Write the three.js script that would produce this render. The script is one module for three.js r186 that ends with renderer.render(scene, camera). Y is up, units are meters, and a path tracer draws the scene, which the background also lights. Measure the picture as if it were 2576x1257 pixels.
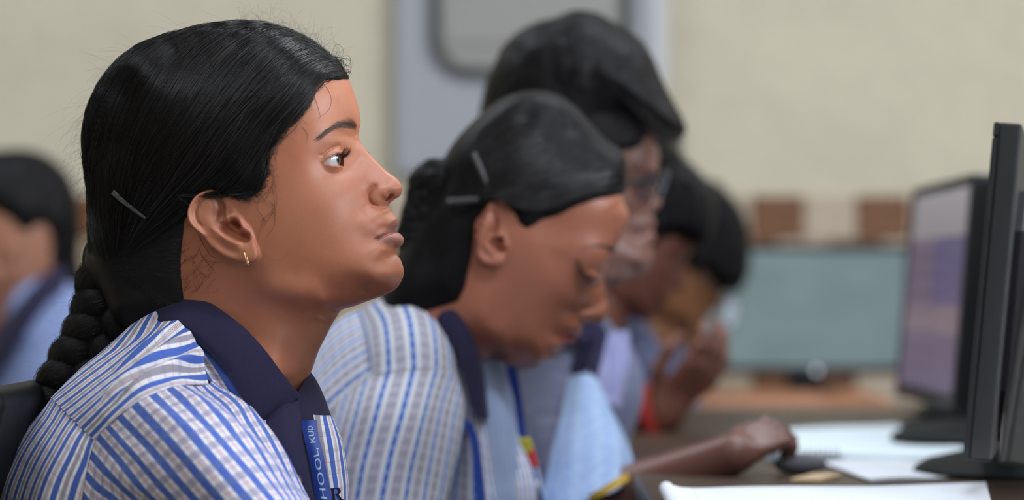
import * as THREE from 'three';
import { mergeGeometries, mergeVertices } from 'three/addons/utils/BufferGeometryUtils.js';
import { RoundedBoxGeometry } from 'three/addons/geometries/RoundedBoxGeometry.js';
import { RectAreaLightUniformsLib } from 'three/addons/lights/RectAreaLightUniformsLib.js';
import { FontLoader } from 'three/addons/loaders/FontLoader.js';
import { TextGeometry } from 'three/addons/geometries/TextGeometry.js';

// ---------------------------------------------------------------- camera, light, exposure
const FRAME_W = 2576, FRAME_H = 1257, FOCAL = 6400, PX = 1288, PY = 748, EYE = 0.92;   // focal length and principal point of the photograph, in its pixels
const scene = new THREE.Scene();
scene.background = new THREE.Color(0.55, 0.62, 0.72);
const camera = new THREE.PerspectiveCamera(2 * Math.atan(FRAME_H / 2 / FOCAL) * 180 / Math.PI, FRAME_W / FRAME_H, 0.05, 60);
camera.position.set(0, EYE, 0);
camera.setViewOffset(FRAME_W, FRAME_H, 0, FRAME_H / 2 - PY, FRAME_W, FRAME_H);   // lens shifted up, so that upright edges stay upright
camera.focus = 1.965;
camera.userData.fStop = 3.1;
camera.updateProjectionMatrix();
const renderer = new THREE.WebGLRenderer({ antialias: true });
renderer.toneMapping = THREE.LinearToneMapping;
renderer.toneMappingExposure = 0.95;
renderer.shadowMap.enabled = true;
RectAreaLightUniformsLib.init();
// the room's light: rows of ceiling panels, and one wide window in the right-hand wall
const CEILING_PANELS = [   // x, z, width, depth, strength
  [0.9, -1.35, 1.2, 0.3, 18], [0.75, -3.1, 1.2, 0.3, 17], [-1.3, -3.9, 1.2, 0.3, 14], [-1.5, -0.9, 1.2, 0.3, 9], [2.3, -3.9, 1.2, 0.3, 14], [0.2, 1.0, 1.2, 0.3, 11]];
const WINDOW_LIGHT = { x: 3.17, y: 1.55, z: -1.0, w: 2.0, h: 1.2, strength: 12.0 };
// ---------------------------------------------------------------- helpers
const V3 = THREE.Vector3, R = Math.PI / 180, PI = Math.PI;
const clamp = (x, a, b) => Math.min(b, Math.max(a, x)), lerp = (a, b, t) => a + (b - a) * t;
const smooth = (a, b, x) => { const t = clamp((x - a) / (b - a), 0, 1); return t * t * (3 - 2 * t); };
let seed = 7;
const rnd = () => { seed = (seed * 1664525 + 1013904223) >>> 0; return seed / 4294967296; };
const gauss = () => (rnd() + rnd() + rnd() + rnd() - 2) * 1.0;
function hash3(x, y, z) { let h = Math.imul(x, 374761393) ^ Math.imul(y, 668265263) ^ Math.imul(z, 2147483647); h = Math.imul(h ^ (h >>> 13), 1274126177); return ((h ^ (h >>> 16)) >>> 0) / 4294967296; }
function noise3(x, y, z) {
  const i = Math.floor(x), j = Math.floor(y), k = Math.floor(z), f = (t) => t * t * (3 - 2 * t), a = f(x - i), b = f(y - j), c = f(z - k);
  const h = (p, q, r) => hash3(i + p, j + q, k + r);
  return lerp(lerp(lerp(h(0, 0, 0), h(1, 0, 0), a), lerp(h(0, 1, 0), h(1, 1, 0), a), b), lerp(lerp(h(0, 0, 1), h(1, 0, 1), a), lerp(h(0, 1, 1), h(1, 1, 1), a), b), c) * 2 - 1;
}
const fbm = (x, y, z, n = 3) => { let s = 0, a = 0.5; for (let i = 0; i < n; i++) { s += a * noise3(x, y, z); x *= 2.03; y *= 2.03; z *= 2.03; a *= 0.5; } return s; };
const at = (px, py, d) => new V3((px - PX) / FOCAL * d, EYE + (PY - py) / FOCAL * d, -d);   // a pixel at a distance -> a point of the room

const taken = {};
function numbered(name) { const n = taken[name] = (taken[name] ?? -1) + 1; return n ? `${name}_${String(n).padStart(3, '0')}` : name; }
function tag(o, label, category, group, kind) { if (label) o.userData.label = label; if (category) o.userData.category = category; if (group) o.userData.group = group; if (kind) o.userData.kind = kind; return o; }
function mesh(name, geometry, material, parent) {
  const top = !parent || parent === scene, m = new THREE.Mesh(geometry, material);
  m.name = top ? numbered(name) : partName(name, parent);
  m.castShadow = m.receiveShadow = true;
  (parent || scene).add(m);
  return m;
}
function partName(name, parent) { const n = parent.children.filter((c) => c.name.replace(/_\d{3}$/, '') === name).length; return n ? `${name}_${String(n).padStart(3, '0')}` : name; }
function thing(name, label, category, pos = [0, 0, 0], turn = 0, group) {
  const o = new THREE.Group(); o.name = numbered(name); scene.add(o); o.position.set(...pos); o.rotation.y = turn;
  return tag(o, label, category, group);
}
const std = (o) => new THREE.MeshStandardMaterial(o), phys = (o) => new THREE.MeshPhysicalMaterial(o);
const rgb = (r, g, b) => new THREE.Color().setRGB(r, g, b);
function texture(w, h, paint, { srgb = true, repeat = [1, 1] } = {}) {   // paint(x, y) -> [r, g, b] in 0..1
  const data = new Uint8Array(w * h * 4);
  for (let y = 0, i = 0; y < h; y++) for (let x = 0; x < w; x++, i += 4) { const c = paint(x, y); data[i] = clamp(c[0], 0, 1) * 255; data[i + 1] = clamp(c[1], 0, 1) * 255; data[i + 2] = clamp(c[2], 0, 1) * 255; data[i + 3] = 255; }
  const t = new THREE.DataTexture(data, w, h); t.magFilter = THREE.LinearFilter; t.minFilter = THREE.LinearMipmapLinearFilter;
  t.wrapS = t.wrapT = THREE.RepeatWrapping; if (srgb) t.colorSpace = THREE.SRGBColorSpace; t.repeat.set(...repeat); t.needsUpdate = true;
  return t;
}
const tileNoise = (x, y, n, f, s = 0) => {   // noise that repeats after n pixels
  const a = x / n * 2 * PI, b = y / n * 2 * PI, r = f / (2 * PI);
  return noise3(Math.cos(a) * r + s, Math.sin(a) * r + Math.cos(b) * r * 1.3 + 5, Math.sin(b) * r + 9 - s);
};

// ---- smooth functions of the plane through scattered values (thin plates)
function solve(A, bs) {
  const n = A.length, m = bs.length;
  for (let i = 0; i < n; i++) {
    let p = i; for (let r = i + 1; r < n; r++) if (Math.abs(A[r][i]) > Math.abs(A[p][i])) p = r;
    [A[i], A[p]] = [A[p], A[i]]; for (const b of bs) [b[i], b[p]] = [b[p], b[i]];
    for (let r = i + 1; r < n; r++) {
      const k = A[r][i] / A[i][i]; if (!k) continue;
      const ar = A[r], ai = A[i]; for (let c = i; c < n; c++) ar[c] -= k * ai[c];
      for (const b of bs) b[r] -= k * b[i];
    }
  }
  for (let q = 0; q < m; q++) { const b = bs[q]; for (let i = n - 1; i >= 0; i--) { let s = b[i]; for (let c = i + 1; c < n; c++) s -= A[i][c] * b[c]; b[i] = s / A[i][i]; } }
  return bs;
}
const plate = (r2) => r2 > 1e-18 ? r2 * Math.log(r2) : 0;
function thinPlate(pts, values, stiff = 0) {   // values: one array per output; returns (x, y) -> array or number
  const n = pts.length, many = Array.isArray(values[0]), vs = many ? values : [values];
  const A = []; for (let i = 0; i < n + 3; i++) A.push(new Float64Array(n + 3));
  for (let i = 0; i < n; i++) {
    for (let j = 0; j < n; j++) A[i][j] = plate((pts[i][0] - pts[j][0]) ** 2 + (pts[i][1] - pts[j][1]) ** 2) + (i === j ? (stiff.length ? stiff[i] : stiff) : 0);
    A[i][n] = A[n][i] = 1; A[i][n + 1] = A[n + 1][i] = pts[i][0]; A[i][n + 2] = A[n + 2][i] = pts[i][1];
  }
  const cs = solve(A, vs.map((v) => { const b = new Float64Array(n + 3); b.set(v); return b; }));
  const f = (x, y) => {
    const out = cs.map((c) => c[n] + c[n + 1] * x + c[n + 2] * y);
    for (let i = 0; i < n; i++) { const k = plate((x - pts[i][0]) ** 2 + (y - pts[i][1]) ** 2); for (let q = 0; q < cs.length; q++) out[q] += cs[q][i] * k; }
    return many ? out : out[0];
  };
  return f;
}
class Grid2 {   // a function of the plane, sampled and read back with cubic interpolation
  constructor(x0, y0, x1, y1, cell, f) {
    this.x0 = x0; this.y0 = y0; this.c = cell; this.nx = Math.ceil((x1 - x0) / cell) + 1; this.ny = Math.ceil((y1 - y0) / cell) + 1; this.a = new Float32Array(this.nx * this.ny);
    for (let j = 0, i = 0; j < this.ny; j++) for (let k = 0; k < this.nx; k++) this.a[i++] = f(x0 + k * cell, y0 + j * cell);
  }
  at(x, y) {
    const fx = clamp((x - this.x0) / this.c, 1, this.nx - 2.001), fy = clamp((y - this.y0) / this.c, 1, this.ny - 2.001), i = Math.floor(fx), j = Math.floor(fy), t = fx - i, s = fy - j;
    const a = -0.5 * t + t * t - 0.5 * t * t * t, b = 1 - 2.5 * t * t + 1.5 * t * t * t, c = 0.5 * t + 2 * t * t - 1.5 * t * t * t, d = -0.5 * t * t + 0.5 * t * t * t;
    const row = (o) => a * this.a[o - 1] + b * this.a[o] + c * this.a[o + 1] + d * this.a[o + 2];
    const o = j * this.nx + i, n = this.nx;
    const e = -0.5 * s + s * s - 0.5 * s * s * s, f = 1 - 2.5 * s * s + 1.5 * s * s * s, g = 0.5 * s + 2 * s * s - 1.5 * s * s * s, h = -0.5 * s * s + 0.5 * s * s * s;
    return e * row(o - n) + f * row(o) + g * row(o + n) + h * row(o + 2 * n);
  }
}
function polyDist(poly, x, y) {   // distance inside a closed outline (negative outside)
  let d = 1e9, inside = false;
  for (let i = 0, j = poly.length - 1; i < poly.length; j = i++) {
    const [ax, ay] = poly[j], [bx, by] = poly[i], ex = bx - ax, ey = by - ay, t = clamp(((x - ax) * ex + (y - ay) * ey) / (ex * ex + ey * ey + 1e-18), 0, 1);
    d = Math.min(d, (x - ax - ex * t) ** 2 + (y - ay - ey * t) ** 2);
    if ((ay > y) !== (by > y) && x < ex * (y - ay) / ey + ax) inside = !inside;
  }
  return (inside ? 1 : -1) * Math.sqrt(d);
}
function lineDist(line, x, y) {
  let d = 1e9;
  for (let i = 1; i < line.length; i++) {
    const [ax, ay] = line[i - 1], [bx, by] = line[i], ex = bx - ax, ey = by - ay, t = clamp(((x - ax) * ex + (y - ay) * ey) / (ex * ex + ey * ey + 1e-18), 0, 1);
    d = Math.min(d, (x - ax - ex * t) ** 2 + (y - ay - ey * t) ** 2);
  }
  return Math.sqrt(d);
}
function stroke(points, r) {   // a soft line of breadth r: how much of it there is at a place, 1 along its middle
  const q = [points[0]], ds = r * 0.45;
  for (let i = 1; i < points.length; i++) { let [ax, ay] = q[q.length - 1]; const [bx, by] = points[i], n = Math.max(1, Math.round(Math.hypot(bx - ax, by - ay) / ds)); for (let k = 1; k <= n; k++) q.push([lerp(ax, bx, k / n), lerp(ay, by, k / n)]); }
  let L = 0; for (let i = 1; i < q.length; i++) L += Math.hypot(q[i][0] - q[i - 1][0], q[i][1] - q[i - 1][1]);
  const k = L / (q.length - 1) / (r * Math.sqrt(2 * Math.PI)), x0 = Math.min(...q.map((p) => p[0])) - 3.5 * r, x1 = Math.max(...q.map((p) => p[0])) + 3.5 * r, y0 = Math.min(...q.map((p) => p[1])) - 3.5 * r, y1 = Math.max(...q.map((p) => p[1])) + 3.5 * r;
  return (x, y) => { if (x < x0 || x > x1 || y < y0 || y > y1) return 0; let b = 0; for (const p of q) { const d = ((p[0] - x) ** 2 + (p[1] - y) ** 2) / (2 * r * r); if (d < 8) b += Math.exp(-d); } return b * k; };
}
function spline2(pts, n) { const c = new THREE.CatmullRomCurve3(pts.map((p) => new V3(p[0], p[1], p[2] ?? 0)), false, 'centripetal'); return c.getPoints(n); }

// ---- solids as signed distance (positive inside), meshed by surface nets
const smax = (a, b, k) => { const h = Math.max(k - Math.abs(a - b), 0) / k; return Math.max(a, b) + h * h * k * 0.25; };
const smin = (a, b, k) => -smax(-a, -b, k);
function capsule(a, b, ra, rb) {   // tapered limb between two joints, positive inside
  const bx = b.x - a.x, by = b.y - a.y, bz = b.z - a.z, l2 = bx * bx + by * by + bz * bz + 1e-12;
  return (x, y, z) => { const px = x - a.x, py = y - a.y, pz = z - a.z, t = clamp((px * bx + py * by + pz * bz) / l2, 0, 1); return lerp(ra, rb, t) - Math.hypot(px - bx * t, py - by * t, pz - bz * t); };
}
function ellipsoid(c, rx, ry, rz) { return (x, y, z) => { const a = (x - c.x) / rx, b = (y - c.y) / ry, d = (z - c.z) / rz, k = Math.hypot(a, b, d), g = Math.hypot(a / rx, b / ry, d / rz); return g < 1e-9 ? Math.min(rx, ry, rz) : -k * (k - 1) / g; }; }
function axis(...runs) {   // [from, to, step] runs -> sorted sample places
  const out = []; for (const [a, b, s] of runs) { const n = Math.max(1, Math.round((b - a) / s)); for (let i = 0; i < n; i++) out.push(a + (b - a) * i / n); }
  out.push(runs[runs.length - 1][1]); return out;
}
function surfaceNets(f, xs, ys, zs, { refine = 3, eps = 0.0004 } = {}) {
  const nx = xs.length, ny = ys.length, nz = zs.length, val = new Float32Array(nx * ny * nz), id = (i, j, k) => (k * ny + j) * nx + i;
  for (let k = 0, o = 0; k < nz; k++) for (let j = 0; j < ny; j++) for (let i = 0; i < nx; i++) val[o++] = f(xs[i], ys[j], zs[k]);
  const cell = new Int32Array(nx * ny * nz).fill(-1), pos = [];
  const E = [[0, 1], [0, 2], [0, 4], [1, 3], [1, 5], [2, 3], [2, 6], [3, 7], [4, 5], [4, 6], [5, 7], [6, 7]];
  const off = [0, 1, nx, nx + 1, nx * ny, nx * ny + 1, nx * ny + nx, nx * ny + nx + 1];
  for (let k = 0; k < nz - 1; k++) for (let j = 0; j < ny - 1; j++) for (let i = 0; i < nx - 1; i++) {
    const o = id(i, j, k); let mask = 0;
    for (let c = 0; c < 8; c++) if (val[o + off[c]] > 0) mask |= 1 << c;
    if (mask === 0 || mask === 255) continue;
    let n = 0, x = 0, y = 0, z = 0;
    for (const [a, b] of E) {
      if (((mask >> a) & 1) === ((mask >> b) & 1)) continue;
      const va = val[o + off[a]], vb = val[o + off[b]], t = va / (va - vb);
      x += lerp(xs[i + (a & 1)], xs[i + (b & 1)], t); y += lerp(ys[j + ((a >> 1) & 1)], ys[j + ((b >> 1) & 1)], t); z += lerp(zs[k + (a >> 2)], zs[k + (b >> 2)], t); n++;
    }
    cell[o] = pos.length / 3; pos.push(x / n, y / n, z / n);
  }
  const index = [];
  const quad = (a, b, c, d, flip) => { if (a < 0 || b < 0 || c < 0 || d < 0) return; flip ? index.push(a, c, b, a, d, c) : index.push(a, b, c, a, c, d); };
  for (let k = 1; k < nz - 1; k++) for (let j = 1; j < ny - 1; j++) for (let i = 1; i < nx - 1; i++) {
    const o = id(i, j, k), s = val[o] > 0;
    if (s !== (val[o + 1] > 0)) quad(cell[o - nx - nx * ny], cell[o - nx * ny], cell[o], cell[o - nx], !s);
    if (s !== (val[o + nx] > 0)) quad(cell[o - 1 - nx * ny], cell[o - 1], cell[o], cell[o - nx * ny], !s);
    if (s !== (val[o + nx * ny] > 0)) quad(cell[o - 1 - nx], cell[o - nx], cell[o], cell[o - 1], !s);
  }
  const p = new Float32Array(pos), nrm = new Float32Array(pos.length), e = eps;
  for (let q = 0; q < p.length; q += 3) {
    let x = p[q], y = p[q + 1], z = p[q + 2], gx, gy, gz, g;
    for (let r = 0; r <= refine; r++) {
      gx = f(x + e, y, z) - f(x - e, y, z); gy = f(x, y + e, z) - f(x, y - e, z); gz = f(x, y, z + e) - f(x, y, z - e); g = Math.hypot(gx, gy, gz) / (2 * e);
      if (r === refine || g < 1e-6) break;
      const d = clamp(f(x, y, z) / g, -0.0012, 0.0012) * 0.9 / (2 * e * g); x -= gx * d; y -= gy * d; z -= gz * d;
    }
    p[q] = x; p[q + 1] = y; p[q + 2] = z; const l = Math.hypot(gx, gy, gz) || 1; nrm[q] = -gx / l; nrm[q + 1] = -gy / l; nrm[q + 2] = -gz / l;
  }
  const geo = new THREE.BufferGeometry(); geo.setAttribute('position', new THREE.BufferAttribute(p, 3)); geo.setAttribute('normal', new THREE.BufferAttribute(nrm, 3)); geo.setIndex(index);
  return geo;
}
function meshSDF(f, lo, hi, c, o) { return surfaceNets(f, axis([lo[0], hi[0], c]), axis([lo[1], hi[1], c]), axis([lo[2], hi[2], c]), o); }
function recolor(geo, f) { const p = geo.attributes.position, n = geo.attributes.normal, a = new Float32Array(p.count * 3); for (let i = 0; i < p.count; i++) { const c = f(p.getX(i), p.getY(i), p.getZ(i), n.getX(i), n.getY(i), n.getZ(i)); a[i * 3] = c[0]; a[i * 3 + 1] = c[1]; a[i * 3 + 2] = c[2]; } geo.setAttribute('color', new THREE.BufferAttribute(a, 3)); return geo; }
function addUV(geo, f) { const p = geo.attributes.position, a = new Float32Array(p.count * 2); for (let i = 0; i < p.count; i++) { const c = f(p.getX(i), p.getY(i), p.getZ(i)); a[i * 2] = c[0]; a[i * 2 + 1] = c[1]; } geo.setAttribute('uv', new THREE.BufferAttribute(a, 2)); return geo; }

// ---- many thin hairs in one geometry: each a tapering three-sided tube
class Hairs {
  constructor() { this.p = []; this.i = []; }
  add(points, r0, r1 = r0 * 0.3) {
    const n = points.length, T = new V3(), A = new V3(), B = new V3(), base = this.p.length / 3;
    for (let k = 0; k < n; k++) {
      T.subVectors(points[Math.min(n - 1, k + 1)], points[Math.max(0, k - 1)]).normalize();
      if (k === 0) A.set(0.3, 0.5, 0.8).cross(T).normalize(); else A.addScaledVector(T, -A.dot(T)).normalize();
      B.crossVectors(T, A);
      const t = k / (n - 1), r = t < 0.12 ? lerp(r0 * 0.5, r0, t / 0.12) : lerp(r0, r1, (t - 0.12) / 0.88);
      for (let s = 0; s < 3; s++) { const c = Math.cos(s * 2.0944) * r, d = Math.sin(s * 2.0944) * r; this.p.push(points[k].x + A.x * c + B.x * d, points[k].y + A.y * c + B.y * d, points[k].z + A.z * c + B.z * d); }
      if (k) for (let s = 0; s < 3; s++) { const a = base + (k - 1) * 3 + s, b = base + (k - 1) * 3 + (s + 1) % 3; this.i.push(a, b, a + 3, b, b + 3, a + 3); }
    }
  }
  build() { const g = new THREE.BufferGeometry(); g.setAttribute('position', new THREE.BufferAttribute(new Float32Array(this.p), 3)); g.setIndex(this.i); g.computeVertexNormals(); return g; }
}
// ---------------------------------------------------------------- one head: half-widths over the profile plane, then eyelids, ears, nostrils
class HeadFrame {   // u: forward, v: up along the face, w: towards the near side
  constructor(px, py, d, yaw, pitch = 0, scale = 1, mirror = 1, roll = 0) {
    this.O = at(px, py, d); this.s = scale; const y = yaw * R, p = pitch * R;
    const f = new V3(Math.cos(y) * mirror, 0, Math.sin(y)), l = new V3(-Math.sin(y) * mirror, 0, Math.cos(y)), up = new V3(0, 1, 0);
    this.F = f.clone().multiplyScalar(Math.cos(p)).addScaledVector(up, Math.sin(p)); this.U = up.clone().multiplyScalar(Math.cos(p)).addScaledVector(f, -Math.sin(p)); this.L = l;
    if (roll) { const r = roll * R, U = this.U.clone(), L = this.L.clone(); this.U = U.clone().multiplyScalar(Math.cos(r)).addScaledVector(L, Math.sin(r)); this.L = L.multiplyScalar(Math.cos(r)).addScaledVector(U, -Math.sin(r)); }
  }
  world(u, v, w) { const s = this.s; return new V3(this.O.x + s * (u * this.F.x + v * this.U.x + w * this.L.x), this.O.y + s * (u * this.F.y + v * this.U.y + w * this.L.y), this.O.z + s * (u * this.F.z + v * this.U.z + w * this.L.z)); }
  local(x, y, z) { x -= this.O.x; y -= this.O.y; z -= this.O.z; const s = this.s; return [(x * this.F.x + y * this.F.y + z * this.F.z) / s, (x * this.U.x + y * this.U.y + z * this.U.z) / s, (x * this.L.x + y * this.L.y + z * this.L.z) / s]; }
  pixel(px, py, w) {   // the point of the plane at half-width w that shows at this pixel -> [u, v]
    const d = at(px, py, 1), e = new V3(0, EYE, 0), o = this.O.clone().addScaledVector(this.L, w * this.s);
    d.sub(e); const t = o.clone().sub(e).dot(this.L) / d.dot(this.L), q = this.local(d.x * t, EYE + d.y * t, d.z * t);
    return [q[0], q[1]];
  }
  geometry(g) {   // a geometry built in head axes, turned into the room
    const m = new THREE.Matrix4().makeBasis(this.F, this.U, this.L).scale(new V3(this.s, this.s, this.s)).setPosition(this.O);
    g.applyMatrix4(m); if (m.determinant() < 0 && g.index) { const a = g.index.array; for (let i = 0; i < a.length; i += 3) { const t = a[i]; a[i] = a[i + 1]; a[i + 1] = t; } }
    return g;
  }
}
const H1 = new HeadFrame(600, 470, 2.0, 10);
const MM = 0.001;
const headModel = (() => {
  // outline in the profile plane: pixel x, y, how broadly the head is rounded there across (mm), how far to look for its slope (mm)
  const outline = [[868, 190, 60], [880, 212, 58], [890, 241, 54], [899, 272, 46], [903, 296, 38], [903.5, 318, 27], [902, 337, 15, 3], [905, 352, 10, 3], [913, 366, 8, 3], [928, 385, 8, 3], [948, 406, 8, 3], [973, 430, 8, 3], [994, 445, 9, 2.5],
    [1006, 458, 10, 2.5], [1012, 472, 10, 2.5], [1009, 487, 10, 2], [1002, 496, 9, 2], [991, 502, 7, 2], [980, 509, 9, 1.6], [981, 522, 14, 2], [989, 534, 16, 2], [996.5, 545, 21, 2], [1000.5, 557, 21, 1.6], [998, 569, 21, 1.4], [993, 578, 22, 1], [1001, 584.5, 22, 1.2], [1010.5, 594, 21, 1.6],
    [1014, 606, 21, 1.6], [1009, 617, 20, 1.5], [1001, 627, 20, 2], [998.5, 637, 20, 2], [1004, 648, 20, 2.5], [1010, 661, 21, 3], [1014, 677, 21, 3], [1014, 691, 21, 3], [1010, 704, 21, 3], [1001, 719, 22, 3], [988, 731, 24, 3], [964, 743, 26, 4], [937, 752.5, 36], [910, 761, 50], [884, 768, 68], [864, 774, 80, 3],
    [851, 782, 60, 3], [844, 796, 46, 4], [833, 815, 38], [816, 848, 38], [797, 885, 39], [780, 930, 40], [765, 965, 42], [747, 1005, 48], [735, 1040, 55], [715, 1085, 60], [640, 1120, 70], [520, 1100, 70], [430, 1000, 62], [375, 880, 58], [345, 770, 55], [322, 690, 54], [293, 610, 55], [262, 520, 58], [244, 440, 62],
    [238, 360, 68], [247, 280, 70], [276, 212, 70], [325, 152, 68], [390, 112, 66], [470, 90, 66], [550, 80, 66], [640, 82, 66], [720, 99, 66], [790, 132, 64], [835, 162, 62]];
  // half-widths (mm) where the surface shows at a pixel
  const widths = [[842, 240, 31], [795, 270, 48], [740, 300, 58.5], [680, 330, 64], [600, 330, 70], [480, 330, 73], [380, 350, 66], [300, 360, 48], [600, 200, 60], [480, 190, 57], [720, 200, 54], [815, 190, 34], [600, 125, 41], [450, 130, 37], [720, 140, 38], [320, 230, 44], [380, 200, 54], [330, 460, 58],
    [866, 320, 25], [830, 328, 42], [802, 348, 50], [780, 375, 54.5], [789, 403, 51.5], [756, 400, 58.5], [720, 390, 62], [790, 440, 52], [745, 465, 60], [690, 480, 65], [640, 470, 68],
    [880, 345, 12], [856, 352, 31], [838, 368, 38], [822, 400, 41.5], [842, 402, 35], [860, 396, 26], [865, 422, 26], [846, 432, 34], [820, 430, 43],
    [862, 455, 34], [884, 490, 33], [906, 522, 27.5], [852, 515, 44], [800, 515, 54], [740, 535, 61], [680, 560, 65], [895, 450, 24],
    [888, 388, 14], [908, 412, 13.2], [890, 420, 18.5], [926, 440, 14], [968, 460, 11], [985, 474, 11], [953, 470, 15.5], [940, 490, 17.6], [955, 505, 15.6], [972, 494, 12.5], [921, 484, 19],
    [966, 530, 17], [950, 550, 23.5], [972, 540, 13], [930, 570, 30], [976, 562, 15], [948, 601, 25.5], [968, 590, 19.5], [985, 604, 14.5], [920, 605, 32.5], [880, 600, 42], [820, 620, 52], [750, 640, 58.5], [690, 640, 62.5], [640, 600, 66],
    [970, 628, 22], [955, 645, 28], [976, 648, 16], [975, 690, 23], [940, 660, 33], [945, 705, 30], [900, 690, 40], [850, 700, 46], [800, 700, 52], [740, 690, 57.5], [690, 680, 61.5],
    [690, 716, 60], [750, 738, 55.5], [810, 755, 42], [858, 755, 25], [918, 732, 19], [660, 775, 51], [720, 782, 45], [790, 790, 30], [805, 800, 23], [700, 850, 44], [600, 850, 52], [500, 800, 54], [768, 860, 22], [600, 950, 51], [700, 940, 46], [450, 880, 45], [600, 1040, 50], [500, 1020, 50],
    [470, 590, 65], [420, 600, 60], [550, 560, 69], [480, 700, 59], [560, 720, 58], [620, 690, 61], [350, 560, 52], [400, 700, 46], [590, 610, 66.5]];
  const P = [], V = [], K = [], U = 100, dense = [];
  outline.forEach((a, i) => {   // even steps along a curve through the outline, finer along the face
    const n = outline.length, q = [outline[(i + n - 1) % n], a, outline[(i + 1) % n], outline[(i + 2) % n]].map(([x, y, r, e = 4]) => [x, y, r, e]), face = i < 52, l = Math.hypot(q[2][0] - a[0], q[2][1] - a[1]), steps = Math.max(1, Math.round(l / (face ? 9 : 40)));
    for (let k = 0; k < steps; k++) { const t = k / steps, h = (c) => 0.5 * (2 * q[1][c] + (q[2][c] - q[0][c]) * t + (2 * q[0][c] - 5 * q[1][c] + 4 * q[2][c] - q[3][c]) * t * t + (3 * q[1][c] - q[0][c] - 3 * q[2][c] + q[3][c]) * t * t * t); dense.push([h(0), h(1), lerp(a[2], q[2][2], t), lerp(q[1][3], q[2][3], t) * (face ? 1 : 1.8)]); }
  });
  const mid = dense.map(([x, y]) => H1.pixel(x, y, 0));
  const add = (q, value, loose) => { P.push([q[0] * U, q[1] * U]); V.push(value * 1e4); K.push(loose); };
  mid.forEach((q, i) => {
    const a = mid[(i + mid.length - 1) % mid.length], b = mid[(i + 1) % mid.length], tx = b[0] - a[0], ty = b[1] - a[1], l = Math.hypot(tx, ty), nx = -ty / l, ny = tx / l;   // outline runs clockwise as seen: outward is to the left of its run
    const [, , r, e] = dense[i], s = e * MM, w = r * MM;
    add(q, 0, 0.0002); add([q[0] + nx * s, q[1] + ny * s], -2 * w * s, 0.03); add([q[0] - nx * s, q[1] - ny * s], 2 * w * s - s * s, 0.03);
  });
  for (const [x, y, w] of widths) add(H1.pixel(x, y, w * MM), (w * MM) ** 2, 0.04);
  const plateW = thinPlate(P, V, K);
  if (globalThis.DEBUG) { const bad = P.map((p, i) => [plateW(...p) - V[i], V[i], p, K[i]]).sort((a, b) => Math.abs(b[0]) - Math.abs(a[0])); for (const b of bad.slice(0, 25)) console.log(b[0].toFixed(2), b[1].toFixed(2), (b[2][0] * 32 + 600).toFixed(0), (470 - b[2][1] * 32).toFixed(0), b[3]); }
  const box = [-0.15, -0.215, 0.155, 0.15];
  const W = new Grid2(...box, 0.00125, (u, v) => plateW(u * U, v * U) * 1e-4), e = 0.0012;
  const G = new Grid2(...box, 0.0025, (u, v) => Math.hypot(W.at(u + e, v) - W.at(u - e, v), W.at(u, v + e) - W.at(u, v - e)) / (2 * e));

  // creases and swellings, drawn as strokes: pixel x, y and half-width (mm); breadth and height in mm
  const strokes = [
    { p: [[905, 404, 12], [880, 425, 20], [850, 437, 33], [822, 433, 43]], r: 2.6, a: -0.7 },             // under the eye
    { p: [[846, 470, 38], [830, 480, 47], [800, 480, 54]], r: 8, a: 0.6 },                                   // cheekbone
    { p: [[944, 466, 15], [932, 476, 16], [926, 490, 17], [929, 504, 17], [938, 515, 16], [952, 520, 15]], r: 1.15, a: -1.5 },   // around the wing of the nose
    { p: [[950, 478, 16], [940, 490, 17.5], [945, 503, 17]], r: 2.7, a: 1.3 },                               // wing of the nose
    { p: [[958, 514, 14], [975, 500, 12], [990, 490, 10]], r: 1.1, a: 0.5 },
    { p: [[914, 505, 22], [922, 530, 25], [934, 552, 28], [936, 575, 28]], r: 2.4, a: -0.45 },               // fold from nose to mouth
    { p: [[900, 530, 30], [912, 560, 32]], r: 5, a: 0.5 },
    { p: [[945, 602, 26], [957, 597, 23.5], [970, 590, 20], [983, 582, 15], [994, 578.5, 8]], r: 0.75, a: -1.9 },     // between the lips
    { p: [[941, 604, 28], [944, 610, 28]], r: 1.8, a: -0.9 },
    { p: [[950, 612, 25], [970, 620, 22], [992, 628, 14]], r: 2.0, a: -0.55 },                               // under the lower lip
    { p: [[966, 600, 21], [985, 596, 16], [1004, 595, 8]], r: 2.2, a: 0.6 },                                 // lower lip
    { p: [[952, 592, 24], [972, 573, 19], [986, 552, 15], [997, 545, 6]], r: 0.9, a: 0.35 },                 // edge of the upper lip
    { p: [[982, 520, 4], [993, 542, 4]], r: 1.6, a: -0.3 },
    { p: [[660, 780, 48], [700, 860, 44], [725, 950, 44], [735, 1060, 44]], r: 8, a: 0.9 },                  // cord of the neck
    { p: [[600, 770, 57], [650, 860, 50], [690, 970, 48], [700, 1060, 48]], r: 7, a: -0.7 },
    { p: [[650, 715, 60], [720, 738, 54], [800, 757, 46], [870, 767, 34]], r: 5, a: 1.2 },                   // edge of the jaw
  ].map((s) => ({ ...s, f: stroke(spline2(s.p.map(([x, y, w]) => H1.pixel(x, y, w * MM)), 24).map((c) => [c.x, c.y]), s.r * MM) }));
  const B = new Grid2(...box, 0.00062, (u, v) => {
    let b = 0;
    for (const s of strokes) b += s.a * MM * s.f(u, v);
    return b;
  });
  const skin0 = (u, v, w) => { const g = Math.max(0.012, Math.hypot(G.at(u, v), 2 * w)); return clamp((W.at(u, v) - w * w) / g, -0.05, 0.05) ; };

  // eyes: the ball, the lids around it and the opening between them
  const eyeC = [...H1.pixel(816, 402.5, 0.0315), 0.0315], eyeR = 0.012, tilt = 9 * R;
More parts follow.
